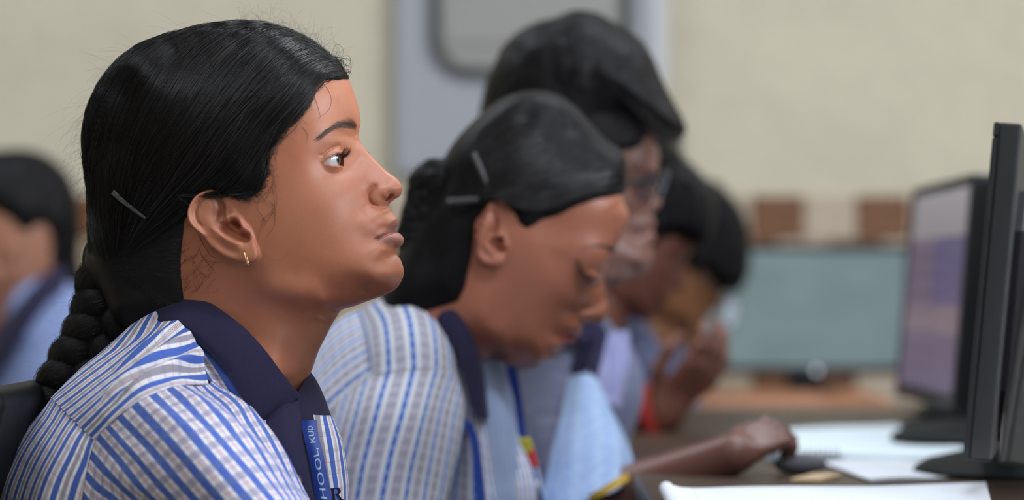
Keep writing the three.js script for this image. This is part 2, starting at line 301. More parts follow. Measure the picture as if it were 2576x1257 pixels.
  const AZ = 12 * R, SPAN = 66 * R, arch = (az, p) => Math.pow(Math.max(0, 1 - ((az - AZ) / SPAN) ** 2), p);
  const lidUp = (az) => 25 * R * arch(az, 0.85) - 13.5 * R, lidLow = (az) => -17 * R * arch(az, 0.8) - 13.5 * R;
  const eyeAxes = (u, v, w) => { const a = u - eyeC[0], b = v - eyeC[1]; return [a * Math.cos(tilt) + b * Math.sin(tilt), -a * Math.sin(tilt) + b * Math.cos(tilt), w - eyeC[2]]; };
  const lids = (d, u, v, w, open) => {
    const [a, b, c] = eyeAxes(u, v, w), r = Math.hypot(a, b, c);
    if (r > 0.024) return d;
    const az = Math.atan2(c, a), el = Math.asin(clamp(b / (r + 1e-9), -1, 1));
    d = smax(d, 0.01375 - r + 0.0006 * Math.exp(-(((el - lidUp(az) - 0.10) / 0.12) ** 2)), 0.0026);
    const fold = (el - lidUp(az) - 0.42) * r; d -= 0.0011 * Math.exp(-((fold / 0.0010) ** 2)) * smooth(0.019, 0.015, r) * smooth(-0.2, 0.2, az) * smooth(1.7, 1.2, az);
    if (open > 0) {
      const up = lidUp(az) * open - (1 - open) * 16 * R, lo = lidLow(az) * open - (1 - open) * 16 * R;
      const g = Math.max(el - up, lo - el) * r + (Math.abs(az - AZ) > SPAN ? 0.02 : 0);
      d = smin(d, Math.max(g, 0.0108 - r, r - 0.0152), 0.0009);
    }
    return d;
  };
  // ears: an outline in the profile plane standing off the head, with its folds
  const earLine = spline2([[563, 496], [552, 483], [540, 476], [526, 475], [508, 482], [492, 495], [481, 514], [475, 537], [477, 556], [487, 573], [499, 584], [510, 597], [524, 617], [540, 632], [560, 645], [585, 655], [607, 660], [625, 660], [638, 653], [644, 642], [643, 628], [637, 612], [632, 596], [626, 578], [617, 566], [606, 552], [592, 536], [578, 518], [563, 496]].map(([x, y]) => H1.pixel(x, y, 0.074)), 90).map((c) => [c.x, c.y]);
  const earBase = (u, v) => { const e = H1_px(u); return 0.068 + 0.015 * smooth(0, 1, (625 - e) / 140) + 0.002 * smooth(600, 660, 470 - v * 3200); };
  const H1_px = (u) => 600 + u * 3200;
  const earStrokes = [
    { p: [[572, 556], [565, 540], [566, 520], [560, 498], [546, 484], [527, 480], [508, 486], [493, 500], [483, 520], [480, 543], [486, 562], [498, 577], [512, 590]], r: 1.35, a: 1.9 },   // outer rim
    { p: [[540, 494], [551, 505], [556, 521], [553, 538], [546, 550]], r: 3.1, a: -3.6 },
    { p: [[535, 493], [515, 497], [499, 512], [492, 535], [496, 556], [506, 570]], r: 1.2, a: -0.75 },
    { p: [[532, 504], [518, 520], [516, 545], [528, 566], [547, 586], [572, 604], [600, 613]], r: 3.2, a: 1.3 },
    { p: [[541, 583], [530, 572]], r: 1.0, a: 0.5 },
    { p: [[556, 562], [564, 578], [580, 588], [602, 596], [615, 598]], r: 2.9, a: -4.8 },
    { p: [[576, 557], [586, 562], [596, 574]], r: 1.9, a: -7.5 },
    { p: [[546, 580], [558, 592], [575, 602], [597, 610], [607, 604]], r: 1.3, a: 0.9 },
    { p: [[598, 558], [606, 570], [614, 582]], r: 2.0, a: 2.3 },
    { p: [[600, 630], [620, 640]], r: 4, a: 1.2 },
    { p: [[545, 605], [570, 625], [598, 636]], r: 2.2, a: -0.7 },
    { p: [[548, 556], [562, 555], [575, 550], [582, 542]], r: 1.5, a: 1.9 },
  ].map((s) => ({ ...s, f: stroke(spline2(s.p.map(([x, y]) => H1.pixel(x, y, 0.074)), 24).map((c) => [c.x, c.y]), s.r * MM) }));
  const earBox = [H1.pixel(455, 690, 0.074), H1.pixel(665, 455, 0.074)].flat();
  const earD = new Grid2(...earBox, 0.0006, (u, v) => polyDist(earLine, u, v)), earB = new Grid2(...earBox, 0.0005, (u, v) => { let b = 0; for (const s of earStrokes) b += (s.a < 0 ? 1.5 : 1.15) * s.a * MM * s.f(u, v); return b; });
  const inEar = (u, v) => u > earBox[0] + 0.001 && u < earBox[2] - 0.001 && v > earBox[1] + 0.001 && v < earBox[3] - 0.001;
  const ear = (d, u, v, w) => {
    if (w < 0.05 || w > 0.1 || !inEar(u, v)) return d;
    const o = earD.at(u, v), relief = earB.at(u, v), b = earBase(u, v), front = smooth(0.004, 0.012, (u - earBox[0]) * 0.25);
    const plate = Math.min(b + 0.0022 + relief - w, w - (b - 0.005 - 0.008 * front));
    const e = smin(o, plate, 0.0032);
    d = smax(d, e, 0.0022);
    return Math.min(d, d + 0) + Math.min(0, relief + 0.0012) * 0.9 * smooth(0.001, 0.006, o) * (w > b - 0.012 ? 1 : 0);
  };
  const nostril = (() => { const c = [...H1.pixel(979, 496.5, 0.0072), 0.0072], f = ellipsoid({ x: 0, y: 0, z: 0 }, 0.0050, 0.0030, 0.0028); return (u, v, w) => { const x = u - c[0], y = v - c[1], a = -0.15; return f(x * Math.cos(a) - y * Math.sin(a), x * Math.sin(a) + y * Math.cos(a), w - c[2] - x * 0.25); }; })();
  const eyeBand = [eyeC[0] - 0.026, eyeC[0] + 0.026, eyeC[1] - 0.026, eyeC[1] + 0.026];
  const skin = (u, v, ww, open = 1) => {
    const w = Math.abs(ww);
    let d = skin0(u, v, w); if (d < -0.03) return d;
    d += B.at(u, v) * smooth(0, 0.004, w + (v > -0.02 && v < 0.05 ? 0.0 : 0.004));
    if (u > eyeBand[0] && u < eyeBand[1] && v > eyeBand[2] && v < eyeBand[3] && w > 0.006 && w < 0.056) d = lids(d, u, v, w, open);
    d = ear(d, u, v, w);
    if (w < 0.02 && u > 0.09 && v < 0.01 && v > -0.03) d = smin(d, -nostril(u, v, w), 0.0012);
    return d;
  };
  const smoothSkin = (u, v, w) => skin0(u, v, Math.abs(w));
  const lipLine = spline2([[946, 602], [958, 588], [972, 570], [984, 550], [994, 542], [1004, 546], [1008, 560], [1003, 575], [1012, 585], [1020, 600], [1018, 612], [1008, 619], [990, 612], [967, 611], [946, 602]].map(([x, y]) => H1.pixel(x, y, 0.018)), 60).map((c) => [c.x, c.y]);
  return { W, skin, smoothSkin, eyeC, eyeR, tilt, lidUp, lidLow, lipLine, px: (x, y, w) => H1.pixel(x, y, w * MM) };
})();
// where the skin lies at a place of the profile plane: the half-width
function halfWidth(f, u, v, hi = 0.105) {
  let a = 0, b = hi; if (f(u, v, 0) < 0) return -1;
  for (let w = hi; w > 0; w -= 0.004) if (f(u, v, w) > 0) { a = w; b = w + 0.004; break; }
  for (let i = 0; i < 18; i++) { const m = (a + b) / 2; f(u, v, m) > 0 ? a = m : b = m; }
  return a;
}
const headAxes = (fine) => fine ? [
  axis([-0.13, -0.042, 0.0022], [-0.042, 0.017, 0.0009], [0.017, 0.062, 0.0018], [0.062, 0.134, 0.0008]),
  axis([-0.205, -0.1, 0.0025], [-0.1, -0.062, 0.0015], [-0.062, 0.04, 0.0008], [0.04, 0.128, 0.002]),
  (() => { const h = axis([0, 0.006, 0.001], [0.006, 0.052, 0.0009], [0.052, 0.064, 0.0012], [0.064, 0.09, 0.0009]).map((x) => x + 0.0004); return [...h.map((x) => -x).reverse(), ...h]; })(),
] : [axis([-0.13, 0.09, 0.0032], [0.09, 0.134, 0.0022]), axis([-0.205, -0.06, 0.0032], [-0.06, 0.04, 0.0022], [0.04, 0.128, 0.0032]), axis([-0.09, 0.09, 0.0028])];
// ---------------------------------------------------------------- the girl in front
const skinNoise = (x, y, z) => 1 + 0.05 * fbm(x * 60, y * 60, z * 60, 3) + 0.06 * fbm(x * 420, y * 420, z * 420, 2);
const SKIN1 = [0.44, 0.162, 0.088], LIP1 = [0.33, 0.125, 0.092];
function skinColours(geo, base, lip, local) {
  return recolor(geo, (x, y, z) => {
    const [u, v, w] = local(x, y, z), k = skinNoise(u, v, w);
    let t = 0;
    if (u > 0.09 && Math.abs(w) < 0.032 && v < -0.01 && v > -0.06) t = smooth(-0.0008, 0.0008, polyDist(headModel.lipLine, u, v));
    const h = fbm(u * 45 + 7, v * 45, w * 45, 3), m = [1 + 0.05 * h, 1 - 0.09 * h, 1 - 0.12 * h];
    return [0, 1, 2].map((c) => lerp(base[c] * m[c], lip[c], t) * k);
  });
}
const poreBump = texture(512, 512, (x, y) => { const n = 0.5 + 0.28 * tileNoise(x, y, 512, 70) + 0.2 * tileNoise(x, y, 512, 150, 3); return [n, n, n]; }, { srgb: false });
const skinMaterial = (o = {}) => phys({ vertexColors: true, roughness: 0.42, specularIntensity: 0.85, clearcoat: 0.12, clearcoatRoughness: 0.4, bumpMap: poreBump, bumpScale: 0.00005, ...o });
const girl = thing('person', 'girl in front in profile with a long black braid, blue plaid shirt and navy collar', 'person');
const girlSkin = surfaceNets(headModel.skin, ...headAxes(true), { eps: 0.00035 });
addUV(girlSkin, (u, v, w) => [Math.atan2(w, u + 0.01) * 0.085 * 55, v * 55]);
skinColours(girlSkin, SKIN1, LIP1, (u, v, w) => [u, v, w]);
mesh('body', H1.geometry(girlSkin), skinMaterial(), girl);
console.log('girl skin triangles', girlSkin.index.count / 3);
// hair of the girl in front: a cap over the skull, then thousands of single strands, the braid, loose hairs
const HAIR_BLACK = rgb(0.0095, 0.0085, 0.009);
const hairMat = phys({ color: HAIR_BLACK, roughness: 0.3, specularIntensity: 1 }), paleHair = phys({ color: rgb(0.05, 0.042, 0.04), roughness: 0.35, specularIntensity: 1 }), capMat = phys({ color: rgb(0.006, 0.0055, 0.006), roughness: 0.55, specularIntensity: 0.5 });
const wispMat = phys({ color: rgb(0.03, 0.02, 0.016), roughness: 0.5 });
const hairLine = spline2([[876, 192, 0], [858, 198, 14], [838, 199, 24], [816, 196, 34], [802, 204, 41], [790, 228, 46], [774, 272, 52], [745, 306, 57], [709, 338, 61], [683, 374, 63], [674, 402, 64], [676, 438, 65], [657, 486, 67], [625, 506, 68], [590, 503, 69], [556, 486, 70], [522, 478, 72], [488, 503, 71], [469, 540, 70], [465, 573, 68], [458, 636, 63], [457, 694, 59], [462, 735, 57], [468, 800, 54]].map(([x, y, w]) => headModel.px(x, y, w)), 120).map((c) => [c.x, c.y]);
const hairArea = [...hairLine, ...[[330, 860], [60, 860], [60, 300], [200, -20], [600, -60], [880, 40], [930, 150]].map(([x, y]) => headModel.px(x, y, 0))];
const hairIn = new Grid2(-0.15, -0.14, 0.13, 0.15, 0.0015, (u, v) => polyDist(hairArea, u, v));
const hairThick = thinPlate([[870, 190], [850, 150], [800, 110], [700, 70], [600, 60], [450, 90], [330, 150], [260, 240], [235, 350], [235, 450], [250, 540], [280, 620], [600, 330], [450, 400], [700, 250], [560, 450], [400, 560], [460, 650], [340, 330], [760, 230]].map(([x, y]) => headModel.px(x, y, 0).map((c) => c * 100)), [2.2, 4, 6.5, 8, 7.5, 3.8, 4.2, 4.8, 6.5, 6.5, 10, 18, 7, 8, 6.5, 7, 9, 5, 8, 5.5].map((t) => t), 0.001);
const hairT = new Grid2(-0.15, -0.13, 0.13, 0.15, 0.003, (u, v) => hairThick(u * 100, v * 100) * MM);
const knot = (() => { const a = headModel.px(345, 590, 0), b = headModel.px(290, 668, 0); return capsule(new V3(a[0], a[1], 0), new V3(b[0], b[1], 0), 0.040, 0.024); })();
const hairSolid = (u, v, w) => {
  const e = hairIn.at(u, v), t = hairT.at(u, v);
  const T = -0.0016 + (t * 0.42 + 0.0016) * smooth(-0.0012, 0.0045, e) + t * 0.58 * smooth(0.002, 0.026, e);
  let d = headModel.smoothSkin(u, v, w) + T;
  if (v < 0.02 && u < -0.04) d = smax(d, knot(u, v, Math.abs(w)) , 0.012);
  return e < -0.004 ? Math.min(d, -0.0015) : d;
};
const hair = mesh('hair', H1.geometry(surfaceNets(hairSolid, axis([-0.135, 0.1, 0.0022]), axis([-0.12, 0.14, 0.0022]), axis([-0.09, 0.09, 0.0025]), { eps: 0.0005 })), capMat, girl);
const capW = new Grid2(-0.14, -0.125, 0.1, 0.142, 0.002, (u, v) => Math.max(0, halfWidth(hairSolid, u, v, 0.09)));
const guides = [
  [[868, 190], [818, 200], [782, 258], [726, 326], [690, 396], [655, 482], [560, 484], [440, 570], [330, 640]],
  [[846, 140], [772, 178], [706, 250], [640, 330], [585, 410], [520, 470], [440, 530], [370, 590], [315, 645]],
  [[720, 70], [640, 112], [560, 190], [490, 280], [430, 370], [385, 450], [350, 520], [325, 590], [300, 650]],
  [[520, 66], [440, 110], [370, 180], [318, 270], [288, 360], [276, 450], [272, 530], [275, 600], [282, 655]],
  [[400, 100], [322, 152], [264, 230], [230, 320], [218, 410], [222, 500], [230, 570], [243, 620], [262, 662]]].map((g) => spline2(g, 48));
function flow(s, t) {   // a place on the hair: s from forehead to crown, t along the hair
  const a = clamp(s, 0, 1) * (guides.length - 1), i = Math.min(guides.length - 2, Math.floor(a)), f = a - i, b = clamp(t, 0, 1) * 48, j = Math.min(47, Math.floor(b)), g = b - j;
  const p = (k) => { const q = guides[clamp(k, 0, guides.length - 1)]; return [lerp(q[j].x, q[j + 1].x, g), lerp(q[j].y, q[j + 1].y, g)]; };
  const p0 = i ? p(i - 1) : null, p1 = p(i), p2 = p(i + 1), p3 = i + 2 < guides.length ? p(i + 2) : null;
  return [0, 1].map((c) => { const m1 = p0 ? (p2[c] - p0[c]) / 2 : p2[c] - p1[c], m2 = p3 ? (p3[c] - p1[c]) / 2 : p2[c] - p1[c], f2 = f * f, f3 = f2 * f; return (2 * f3 - 3 * f2 + 1) * p1[c] + (f3 - 2 * f2 + f) * m1 + (-2 * f3 + 3 * f2) * p2[c] + (f3 - f2) * m2; });
}
function onCap(px, py, lift, side = 1) {
  let w = 0.05, q;
  for (let i = 0; i < 3; i++) { q = headModel.px(px, py, side > 0 ? w * 1000 : 0); w = clamp(capW.at(q[0], q[1]), 0, 0.083); }
  const gu = capW.at(q[0] + 0.002, q[1]) - capW.at(q[0] - 0.002, q[1]), gv = capW.at(q[0], q[1] + 0.002) - capW.at(q[0], q[1] - 0.002), l = Math.hypot(gu, gv, 0.004);
  return H1.world(q[0] - gu / l * lift, q[1] - gv / l * lift, side * (w + 0.004 / l * lift));
}
const strands = new Hairs(), pale = new Hairs(), wisps = new Hairs();
for (let i = 0; i < 12800; i++) {
  const side = i % 5 === 4 ? -1 : 1, s0 = rnd() ** 0.9, t0 = rnd() < 0.5 ? rnd() * 0.04 : rnd() * 0.75, len = 0.12 + rnd() * 0.38, n = 12, pts = [], ds = gauss() * 0.03, lift = 0.00025 + (rnd() ** 4) * 0.0022, ph = rnd() * 6, wob = 0.004 * gauss();
  for (let k = 0; k <= n; k++) {
    const u = k / n, t = Math.min(0.985, t0 + len * u), s = s0 + ds * (u - 0.3) + wob * Math.sin(u * 5 + ph) + 0.012 * noise3(s0 * 14, t * 5, 2.5);
    const [x, y] = flow(s, t), bulge = Math.sin(PI * u);
    pts.push(onCap(x, y, lift * (0.3 + bulge) + 0.0011 * noise3(s0 * 30, t * 3, 7) * 0.5, side));
    if (t >= 0.985) break;
  }
  if (pts.length > 3) (rnd() < 0.09 ? pale : strands).add(pts, 0.0001 + rnd() * 0.0001);
}
// strands combed back along the top of the head, and up from the nape into the braid
const crown = spline2(Array.from({ length: 60 }, (_, i) => {   // the outline of the cap as it shows
  const a = lerp(0.42, 3.9, i / 59), c = headModel.px(560, 340, 0); let r = 0.05; while (r < 0.2 && capW.at(c[0] + Math.cos(a) * r, c[1] + Math.sin(a) * r) > 0.006) r += 0.0004;
  const p = H1.world(c[0] + Math.cos(a) * r, c[1] + Math.sin(a) * r, 0.012); return [PX + FOCAL * p.x / -p.z, PY - FOCAL * (p.y - EYE) / -p.z];
}), 200);
for (let i = 0; i < 4700; i++) {
  const t0 = rnd() * 0.95, len = 0.06 + rnd() * 0.16, off0 = -1 + rnd() ** 1.6 * 36, off1 = off0 + rnd() * 26, pts = [], lift = 0.0002 + (rnd() ** 4) * 0.0016;
  for (let k = 0; k <= 9; k++) { const t = t0 + len * k / 9; if (t > 0.99) break; const f = t * 199, j = Math.floor(f), a = crown[j], b = crown[j + 1], tx = b.x - a.x, ty = b.y - a.y, l = Math.hypot(tx, ty), o = lerp(off0, off1, k / 9); pts.push(onCap(a.x + tx * (f - j) + ty / l * -o * -1 * (1), a.y + ty * (f - j) - tx / l * o, lift)); }
  if (pts.length > 3) strands.add(pts, 0.00011 + rnd() * 0.0001);
}
for (let i = 0; i < 1900; i++) {
  const y0 = 560 + rnd() * 215, edge = y0 < 640 ? lerp(466, 457, (y0 - 560) / 80) : lerp(457, 462, (y0 - 640) / 135), x0 = edge + gauss() * 5 - rnd() ** 2 * 60, x1 = 292 + gauss() * 30, y1 = 672 + gauss() * 30, pts = [], sag = 12 * gauss() - 10, n = 9, t1 = 0.35 + rnd() * 0.6;
  for (let k = 0; k <= n; k++) { const t = k / n * t1; pts.push(onCap(lerp(x0, x1, t), lerp(y0, y1, t) + sag * Math.sin(PI * t), 0.0003 + 0.0008 * Math.sin(PI * t) * rnd())); }
  strands.add(pts, 0.00011 + rnd() * 0.00008);
}
// fine hairs along the hairline, running back from the skin
for (let i = 0; i < 900; i++) {
  const a = hairLine[Math.floor(rnd() * 88)], q = [a[0] + gauss() * 0.0012 + 0.0012, a[1] + gauss() * 0.0012], L = 0.006 + rnd() * 0.010, pts = [];
  let dir = Math.atan2(hairIn.at(q[0], q[1] + 0.002) - hairIn.at(q[0], q[1] - 0.002), hairIn.at(q[0] + 0.002, q[1]) - hairIn.at(q[0] - 0.002, q[1])) + (a[1] > 0.03 ? 0.9 : 0.5) + gauss() * 0.4;
  for (let k = 0; k <= 5; k++) {
    const w = Math.max(halfWidth((x, y, z) => Math.max(headModel.smoothSkin(x, y, z), hairSolid(x, y, z)), q[0], q[1]), 0); pts.push(H1.world(q[0], q[1], w + 0.0003)); q[0] += Math.cos(dir) * L / 5; q[1] += Math.sin(dir) * L / 5; dir += 0.1 * gauss();
  }
  strands.add(pts, 0.00009);
}
const lay = (list, lift = 0.0006) => spline2(list.map(([x, y, w]) => [x, y, w ?? 0]), 28).map((p) => { let w = 0.05, q; for (let i = 0; i < 4; i++) { q = headModel.px(p.x, p.y, w * 1000); w = Math.max(halfWidth(headModel.skin, q[0], q[1]), clamp(capW.at(q[0], q[1]), 0, 0.083), 0); } return H1.world(q[0], q[1], w + lift); });
// loose locks lying on forehead, temple and cheek
for (let i = 0; i < 64; i++) { const x = 458 + rnd() ** 1.5 * 95, y = 600 + rnd() * 130, L = 16 + rnd() * 46, a = 2.3 + gauss() * 0.3, k = gauss() * 0.5; wisps.add(lay([[x, y], [x + Math.cos(a) * L * 0.4, y + Math.sin(a) * L * 0.4], [x + Math.cos(a + k) * L, y + Math.sin(a + k) * L]], 0.0004), 0.00006 + rnd() * 0.00004, 0.00004); }
for (let i = 0; i < 90; i++) { const t = Math.floor(lerp(20, 92, rnd())), h = hairLine[t], p = H1.world(h[0], h[1], 0.06), x = PX + FOCAL * p.x / -p.z, y = PY - FOCAL * (p.y - EYE) / -p.z, L = 10 + rnd() * 26, a = 0.9 + gauss() * 0.7, k = 0.8 * gauss(); wisps.add(lay([[x - 4, y], [x + Math.cos(a) * L * 0.5, y + Math.sin(a) * L * 0.5], [x + Math.cos(a + k) * L, y + Math.sin(a + k) * L]], 0.0005), 0.00006, 0.00004); }
for (const l of [
  [[800, 200], [813, 209], [829, 230], [836, 252], [829, 276], [813, 290], [794, 298]], [[790, 240], [800, 268], [806, 296], [797, 305]], [[760, 318], [772, 333], [774, 349], [767, 363]], [[743, 322], [721, 344], [700, 368], [693, 387]], [[752, 310], [735, 330], [712, 350]],
  [[686, 420], [689, 440], [684, 470], [656, 499], [648, 512], [650, 530], [664, 549], [655, 575], [648, 605], [650, 622], [672, 645], [700, 655], [722, 640], [729, 630]], [[678, 506], [690, 520], [676, 540], [664, 549], [657, 556]], [[664, 549], [672, 560]], [[691, 500], [692, 545], [690, 570], [675, 590], [670, 603]], [[690, 530], [680, 545], [668, 562], [662, 576]],
  [[690, 450], [694, 480], [697, 508], [690, 545]], [[684, 462], [690, 500]], [[500, 590], [515, 620], [535, 645], [565, 650]], [[498, 620], [520, 655], [560, 660]], [[505, 640], [530, 670], [545, 690]], [[480, 640], [500, 680], [530, 700]], [[700, 372], [694, 400], [700, 430]], [[680, 480], [670, 500], [660, 512]]]) wisps.add(lay(l), 0.00013 + rnd() * 0.00005, 0.00004);
// curls at the front of the hairline
for (let i = 0; i < 80; i++) {
  const x0 = 822 + rnd() * 50, y0 = 150 + rnd() * 42, r = 6 + rnd() * 11, a0 = rnd() * 6.3, turn = (1.0 + rnd() * 2.4) * (rnd() < 0.6 ? 1 : -1), pts = [];
  for (let k = 0; k <= 14; k++) { const a = a0 + turn * k / 14 * 2, q = r * (1 - 0.25 * k / 14); pts.push([x0 + Math.cos(a) * q + k * 0.5, Math.min(y0 + Math.sin(a) * q, 207)]); }
  strands.add(lay(pts, 0.0008 + rnd() * 0.001), 0.00016, 0.00008);
}
const free = (list, w0, w1, r = 0.00007) => { const c = spline2(list, 26); wisps.add(c.map((p, i) => { const w = lerp(w0, w1, i / 26), q = headModel.px(p.x, p.y, w * 1000); return H1.world(q[0], q[1], w); }), r, r * 0.5); };
free([[836, 128], [846, 112], [858, 116], [864, 130], [860, 142], [848, 146]], 0, 0.004, 0.00016); free([[842, 138], [853, 146], [862, 160], [868, 172]], 0, 0.004, 0.00013);
for (let i = 0; i < 170; i++) {   // short curls standing up from the top of the head
  const s = rnd(), x = lerp(600, 868, s), top = 54 + Math.max(0, (x - 640)) ** 2 * 0.00205, a0 = -0.5 - rnd() * 2.2, L = 20 + rnd() * 52, bend = gauss() * 4.2; let px = x, py = top + 4, a = a0; const pts = [[px, py]];
  for (let k = 0; k < 7; k++) { px += Math.cos(a) * L / 7; py += Math.sin(a) * L / 7; a += bend / 7 + gauss() * 0.12; pts.push([px, py]); }
  const w = gauss() * 0.012; free(pts, w, w + gauss() * 0.006, 0.00005);
}
for (let i = 0; i < 150; i++) {   // loose hairs down the back of the head
  const t = rnd(), y = lerp(110, 600, t), edge = y < 360 ? 210 + (360 - y) ** 2 * 0.0024 : 208 + (y - 360) * 0.08, L = 40 + rnd() * 110; let px = edge + 6, py = y, a = PI * (0.72 + rnd() * 0.3); const bend = -0.3 - rnd() * 1.6, pts = [[px, py]];
  for (let k = 0; k < 8; k++) { px += Math.cos(a) * L / 8; py += Math.sin(a) * L / 8; a += bend / 8 + gauss() * 0.06; pts.push([px, py]); }
  const w = gauss() * 0.014; free(pts, w, w + gauss() * 0.008, 0.00005);
}
for (let i = 0; i < 26; i++) { const x = 230 + rnd() * 380, y = x < 330 ? 150 + (330 - x) * 0.9 : 56 + (610 - x) ** 2 * 0.0012, L = 40 + rnd() * 90; let px = x, py = y + 4, a = -2.7 + gauss() * 0.5; const bend = -1.1 * rnd(), pts = [[px, py]]; for (let k = 0; k < 8; k++) { px += Math.cos(a) * L / 8; py += Math.sin(a) * L / 8; a += bend / 8; pts.push([px, py]); } const w = gauss() * 0.012; free(pts, w, w, 0.00005); }
mesh('strands', strands.build(), hairMat, hair).userData.kind = 'stuff';
mesh('strands', pale.build(), paleHair, hair).userData.kind = 'stuff';
mesh('loose_hairs', wisps.build(), wispMat, hair).userData.kind = 'stuff';
// the braid down her back
{
  const D = 2.025, line = new THREE.CatmullRomCurve3([[315, 625], [296, 685], [285, 742], [268, 800], [240, 862], [205, 920], [172, 975], [142, 1030], [112, 1090], [88, 1160]].map(([x, y]) => at(x, y, D)));
  const N = 150, fr = line.getSpacedPoints(N), braidHairs = new Hairs(), geos = [];
  const frame = (t) => { const b = clamp(t, 0, 1) * N, i = Math.min(N - 1, Math.floor(b)), p = fr[i].clone().lerp(fr[i + 1], b - i), T = fr[i + 1].clone().sub(fr[i]).normalize(), A = new V3(T.y, -T.x, 0).normalize(); return [p, T, A, new V3(0, 0, 1)]; };
  const wide = (t) => lerp(0.0165, 0.0118, t) * (0.85 + 0.15 * smooth(0, 0.1, t)), turns = 2.75;
  const core = (k, t) => { const [p, T, A, Z] = frame(t), ph = 2 * PI * (turns * t + k / 3) + 0.6, a = wide(t); return [p.clone().addScaledVector(A, Math.sin(ph) * a).addScaledVector(Z, Math.sin(2 * ph) * a * 0.62), A, Z, T]; };
  const onStrand = (k, t, ang, f) => { const [p] = core(k, t), [q] = core(k, Math.min(1, t + 0.01)), [o] = core(k, Math.max(0, t - 0.01)), T = q.clone().sub(o).normalize(), Bv = new V3(0, 0, 1).cross(T).normalize(), Z = T.clone().cross(Bv), r = wide(t) * 0.98 * f; return p.addScaledVector(Bv, Math.cos(ang) * r * 1.06).addScaledVector(Z, Math.sin(ang) * r); };
  for (let k = 0; k < 3; k++) {
    const g = new THREE.BufferGeometry(), pos = [], idx = [], M = 22, S = 130;
    for (let i = 0; i <= S; i++) for (let j = 0; j <= M; j++) { const p = onStrand(k, i / S, j / M * 2 * PI, 0.97 + 0.03 * noise3(j * 1.7, i * 0.02, k)); pos.push(p.x, p.y, p.z); }
    for (let i = 0; i < S; i++) for (let j = 0; j < M; j++) { const a = i * (M + 1) + j, b = a + M + 1; idx.push(a, b, a + 1, a + 1, b, b + 1); }
    g.setAttribute('position', new THREE.Float32BufferAttribute(pos, 3)); g.setIndex(idx); g.computeVertexNormals(); geos.push(g);
    for (let h = 0; h < 620; h++) { const t0 = rnd() * 0.85, L = 0.1 + rnd() * 0.18, a = rnd() * 2 * PI, pts = [], f = 0.99 + (rnd() ** 3) * 0.12, tw = gauss() * 0.5; for (let i = 0; i <= 9; i++) pts.push(onStrand(k, Math.min(1, t0 + L * i / 9), a + tw * i / 9, f)); braidHairs.add(pts, 0.00012 + rnd() * 0.00008); }
  }
  for (let h = 0; h < 150; h++) { const t = rnd() * 0.9, [p, T, A] = frame(t), a = (rnd() < 0.75 ? -1 : 1), pts = [p.clone().addScaledVector(A, a * wide(t) * 1.6)], v = A.clone().multiplyScalar(a).addScaledVector(T, gauss()).add(new V3(0, 0, gauss() * 0.6)).normalize(); const L = 0.008 + rnd() * 0.018; for (let i = 1; i < 7; i++) { pts.push(pts[i - 1].clone().addScaledVector(v, L / 6)); v.addScaledVector(T, 0.14).normalize(); } braidHairs.add(pts, 0.00006); }
  const braid = mesh('braid', mergeGeometries(geos), capMat, girl); mesh('strands', braidHairs.build(), hairMat, braid).userData.kind = 'stuff';
}
// grey clip, eyes, brows, lashes, ear ring
{
  const p = spline2([[289, 482], [312, 503], [340, 525], [370, 547]], 16), g = [], A = p.map((q) => onCap(q.x, q.y, 0.0022)), pos = [], idx = [];
  A.forEach((q, i) => { const T = A[Math.min(16, i + 1)].clone().sub(A[Math.max(0, i - 1)]).normalize(), N = H1.L.clone(), B = N.clone().cross(T).normalize(), h = lerp(0.0026, 0.0012, i / 16); for (const [b, n] of [[-h, 0], [-h * 0.6, 0.0009], [h * 0.6, 0.0009], [h, 0], [0, -0.001]]) { const v = q.clone().addScaledVector(B, b).addScaledVector(N, n); pos.push(v.x, v.y, v.z); } });
  for (let i = 0; i < 16; i++) for (let j = 0; j < 5; j++) { const a = i * 5 + j, b = i * 5 + (j + 1) % 5; idx.push(a, b, a + 5, b, b + 5, a + 5); }
  const geo = new THREE.BufferGeometry(); geo.setAttribute('position', new THREE.Float32BufferAttribute(pos, 3)); geo.setIndex(idx); geo.computeVertexNormals();
  tag(mesh('hair_clip', geo, phys({ color: rgb(0.07, 0.07, 0.068), roughness: 0.35 }), girl), 'dull grey slide clip');
}
